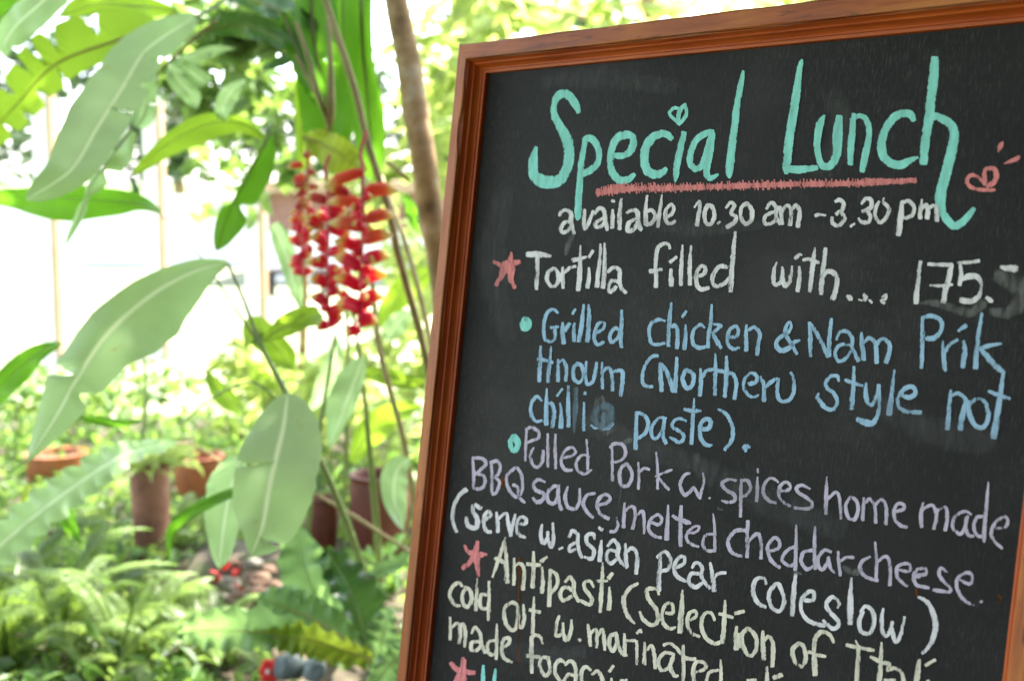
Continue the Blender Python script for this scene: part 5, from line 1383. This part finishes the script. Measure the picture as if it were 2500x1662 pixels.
for i, (px, py, k, sc, lab) in enumerate(fern_spots):
    g_ = on_ground(px, py); e = empty('sword_fern', g_, lab, 'fern', 'ferns in the garden bed'); rnd = random.Random(i + 50); nf = 11
    for j in range(nf):
        o = bpy.data.objects.new('frond', FR[(k + j) % 2 + (4 if (k < 2 and j % 3) else 2 if k > 1 else 0)]); C.objects.link(o); o.parent = e
        s = sc * rnd.uniform(.75, 1.15); o.scale = (s, s, s * rnd.uniform(.8, 1.5)); o.rotation_euler = (rnd.uniform(-.2, .2), -rnd.uniform(-.15, .5), 2 * math.pi * j / nf + rnd.uniform(-.3, .3)); o.location = (0, 0, .01)

# ------------------------------------------------------------------ ground cover, stones, blossoms
HX, HY = on_ground(600, 1430).x, on_ground(600, 1430).y
rnd = random.Random(77); pts = []; sz = []
for _ in range(26000):
    x = rnd.uniform(-3.2, 1.3); y = 3.0 + 4.6 * rnd.random() ** 1.1; dn = noise.noise(Vector((x * 2.2, y * 2.2, 5))) + .35 * noise.noise(Vector((x * 7, y * 7, 1)))
    if (dn < -.22 and y < 4.4) or (y > 5.9 and dn < (y - 5.9) * .35 - .15): continue
    if abs(x - HX) < .26 and abs(y - HY) < .34 and rnd.random() < .93: continue
    if abs(x + .52) < .22 and y < 3.45 and rnd.random() < .85: continue
    h = max(.005, .055 + .10 * dn) * rnd.random() ** .6; pts.append(Vector((x, y, h))); sz.append(rnd.uniform(.025, .06) * (1.2 if dn > .1 else 1))
gc = leaf_cloud('ground_cover', pts, sz, s_fresh, None, 5, .5, .9); tag(gc, kind='stuff'); gc['label'] = 'low fresh green creeping ground cover'; gc['category'] = 'ground cover'
rnd = random.Random(78); pts = []; sz = []
for _ in range(5200):
    x = rnd.uniform(-2.6, 1.0); y = rnd.uniform(3.0, 7.6); dn = noise.noise(Vector((x * 1.6, y * 1.6, 12)))
    if dn < .02 or (abs(x - HX) < .3 and abs(y - HY) < .45) or (abs(x + .52) < .25 and y < 3.5): continue
    pts.append(Vector((x, y, .02 + .20 * rnd.random() * (.4 + dn)))); sz.append(rnd.uniform(.05, .11))
gd = leaf_cloud('low_shrubbery', pts, sz, s_mid, None, 6, .34, .8); tag(gd, kind='stuff'); gd['label'] = 'taller loose leafy plants among the ground cover'; gd['category'] = 'plants'

stone_m = [rough_mat('pebble_brown', (.06, .03, .018), (.13, .075, .045), 11, .9, .8, c3=(.26, .19, .13)), rough_mat('pebble_grey', (.10, .09, .07), (.20, .18, .14), 11, .85, .5, c3=(.46, .43, .36)), rough_mat('stone_bluegrey', (.07, .09, .085), (.15, .18, .17), 16, .85, .6, c3=(.24, .27, .25))]
def stone(loc, r, mat, seed, label, flat=.6, name='garden_stone', group='stones heaped in the bed'):
    bm = bmesh.new(); bmesh.ops.create_icosphere(bm, subdivisions=3, radius=1)
    for v in bm.verts:
        k = 1 + .42 * noise.noise(v.co * 1.3 + Vector((seed, 0, 0))) + .08 * noise.noise(v.co * 4 + Vector((0, seed, 0)))
        v.co = Vector((v.co.x * k * r, v.co.y * k * r * .85, v.co.z * k * r * flat))
    me = bpy.data.meshes.new(name); bm.to_mesh(me); bm.free(); me.polygons.foreach_set('use_smooth', [True] * len(me.polygons))
    o = link(name, me, mat); o.location = loc; o.rotation_euler = (0, 0, seed); tag(o, label, 'stone', group); return o
sl_ = [(560, 1425, 24, 1, 'flat pale grey stone in the front of the heap'), (632, 1415, 26, 0, 'rounded brown stone at the right of the heap'), (618, 1376, 18, 1, 'small grey stone at the top of the heap'), (575, 1378, 17, 0, 'small brown stone behind the flat pale one'),
       (650, 1352, 22, 0, 'brown stone tucked under the hanging leaf tip'), (668, 1432, 18, 0, 'light brown stone touching the nest fern'), (508, 1480, 17, 1, 'pale stone at the left foot of the heap'), (580, 1462, 26, 0, 'dark brown stone low in the middle of the heap'),
       (628, 1450, 24, 0, 'broad reddish stone below the rounded one'), (545, 1400, 13, 0, 'tiny brown stone beside the red petals'), (655, 1392, 16, 0, 'brown stone between the fern leaf and the rounded one'), (600, 1500, 20, 0, 'brown stone at the front edge of the heap'), (540, 1458, 14, 1, 'grey pebble on the left of the heap')]
for i, (px, py, r, k, lab) in enumerate(sl_):
    zz = .05 + .13 * max(0, 1 - ((px - 610) / 75) ** 2) * max(0, 1 - ((py - 1415) / 95) ** 2); g_ = on_ground(px, py, zz); d = (g_ - CAM).dot(AF); stone(g_, r * d / FPX * 1.35, stone_m[k], i * 1.7, lab)
mound = tag(world_mesh('soil_mound', [on_ground(600, 1440) + Vector((.24 * math.cos(a), .3 * math.sin(a), -.02)) for a in [k * math.pi / 8 for k in range(16)]] + [on_ground(600, 1440) + Vector((.15 * math.cos(a), .17 * math.sin(a), .12)) for a in [k * math.pi / 8 for k in range(16)]], [(k, (k + 1) % 16, 16 + (k + 1) % 16, 16 + k) for k in range(16)] + [tuple(range(16, 32))], soil), kind='structure')
red_m = rough_mat('red_petal', (.45, .01, .01), (.65, .02, .015), 10, .5, .1)
for i, (px, py, lab) in enumerate([(552, 1380, 'red petal fallen at the top left of the stone heap'), (537, 1408, 'red petal fallen on the left of the stone heap'), (577, 1396, 'red petal fallen among the stones'), (574, 1438, 'small red petal fallen below the flat pale stone')]):
    g_ = on_ground(px, py, .15); pts = [g_ + Vector((rnd.uniform(-.008, .008), rnd.uniform(-.008, .008), rnd.uniform(0, .008))) for _ in range(3)]
    o = leaf_cloud('red_petal', pts, [.034, .03, .034], red_m, None, i + 3, .6); tag(o, lab, 'petal', 'fallen red petals')
g_ = on_ground(733, 1668, .04); d = (g_ - CAM).dot(AF)
stone(at(704, 1628, d - .10), 38 * d / FPX, stone_m[2], 3.3, 'round blue grey stone with a brown top beside the red blossom', .85, 'round_stone', None)
stone(at(768, 1634, d - .12), 31 * d / FPX, stone_m[2], 5.1, 'smooth pale blue grey stone at the bottom edge', .85, 'round_stone', None)
stone(at(716, 1596, d - .05), 19 * d / FPX, stone_m[0], 6.1, 'brown stone sitting on the round blue grey one', .6, 'round_stone', None)
# red blossom with pale heart
b0 = at(657, 1636, d - .1); e = empty('red_blossom', (b0.x, b0.y, 0), 'red blossom with a pale heart left of the round stones', 'flower')
V, F, UV = tube_geo([Vector((b0.x, b0.y, -.01)), b0], [.004, .003], 6); world_mesh('stem', V, F, m_stem, e, UV)
for k in range(6):
    a = k * math.pi / 3; c = b0 + AX * math.cos(a) * .014 - AD * math.sin(a) * .018
    bm = bmesh.new(); bmesh.ops.create_icosphere(bm, subdivisions=2, radius=.012); me = bpy.data.meshes.new('petal'); bm.to_mesh(me); bm.free(); o = link('petal', me, red_m, e); o.location = c - e.location; o.scale = (.8 + .5 * rnd.random(), .6, .8 + .6 * rnd.random()); o.rotation_euler = (0, a, 0)
bm = bmesh.new(); bmesh.ops.create_icosphere(bm, subdivisions=2, radius=.007); me = bpy.data.meshes.new('flower_heart'); bm.to_mesh(me); bm.free(); o = link('flower_heart', me, rough_mat('pale_pink', (.55, .30, .28), (.70, .48, .45)), e); o.location = b0 - AF * .012 - e.location
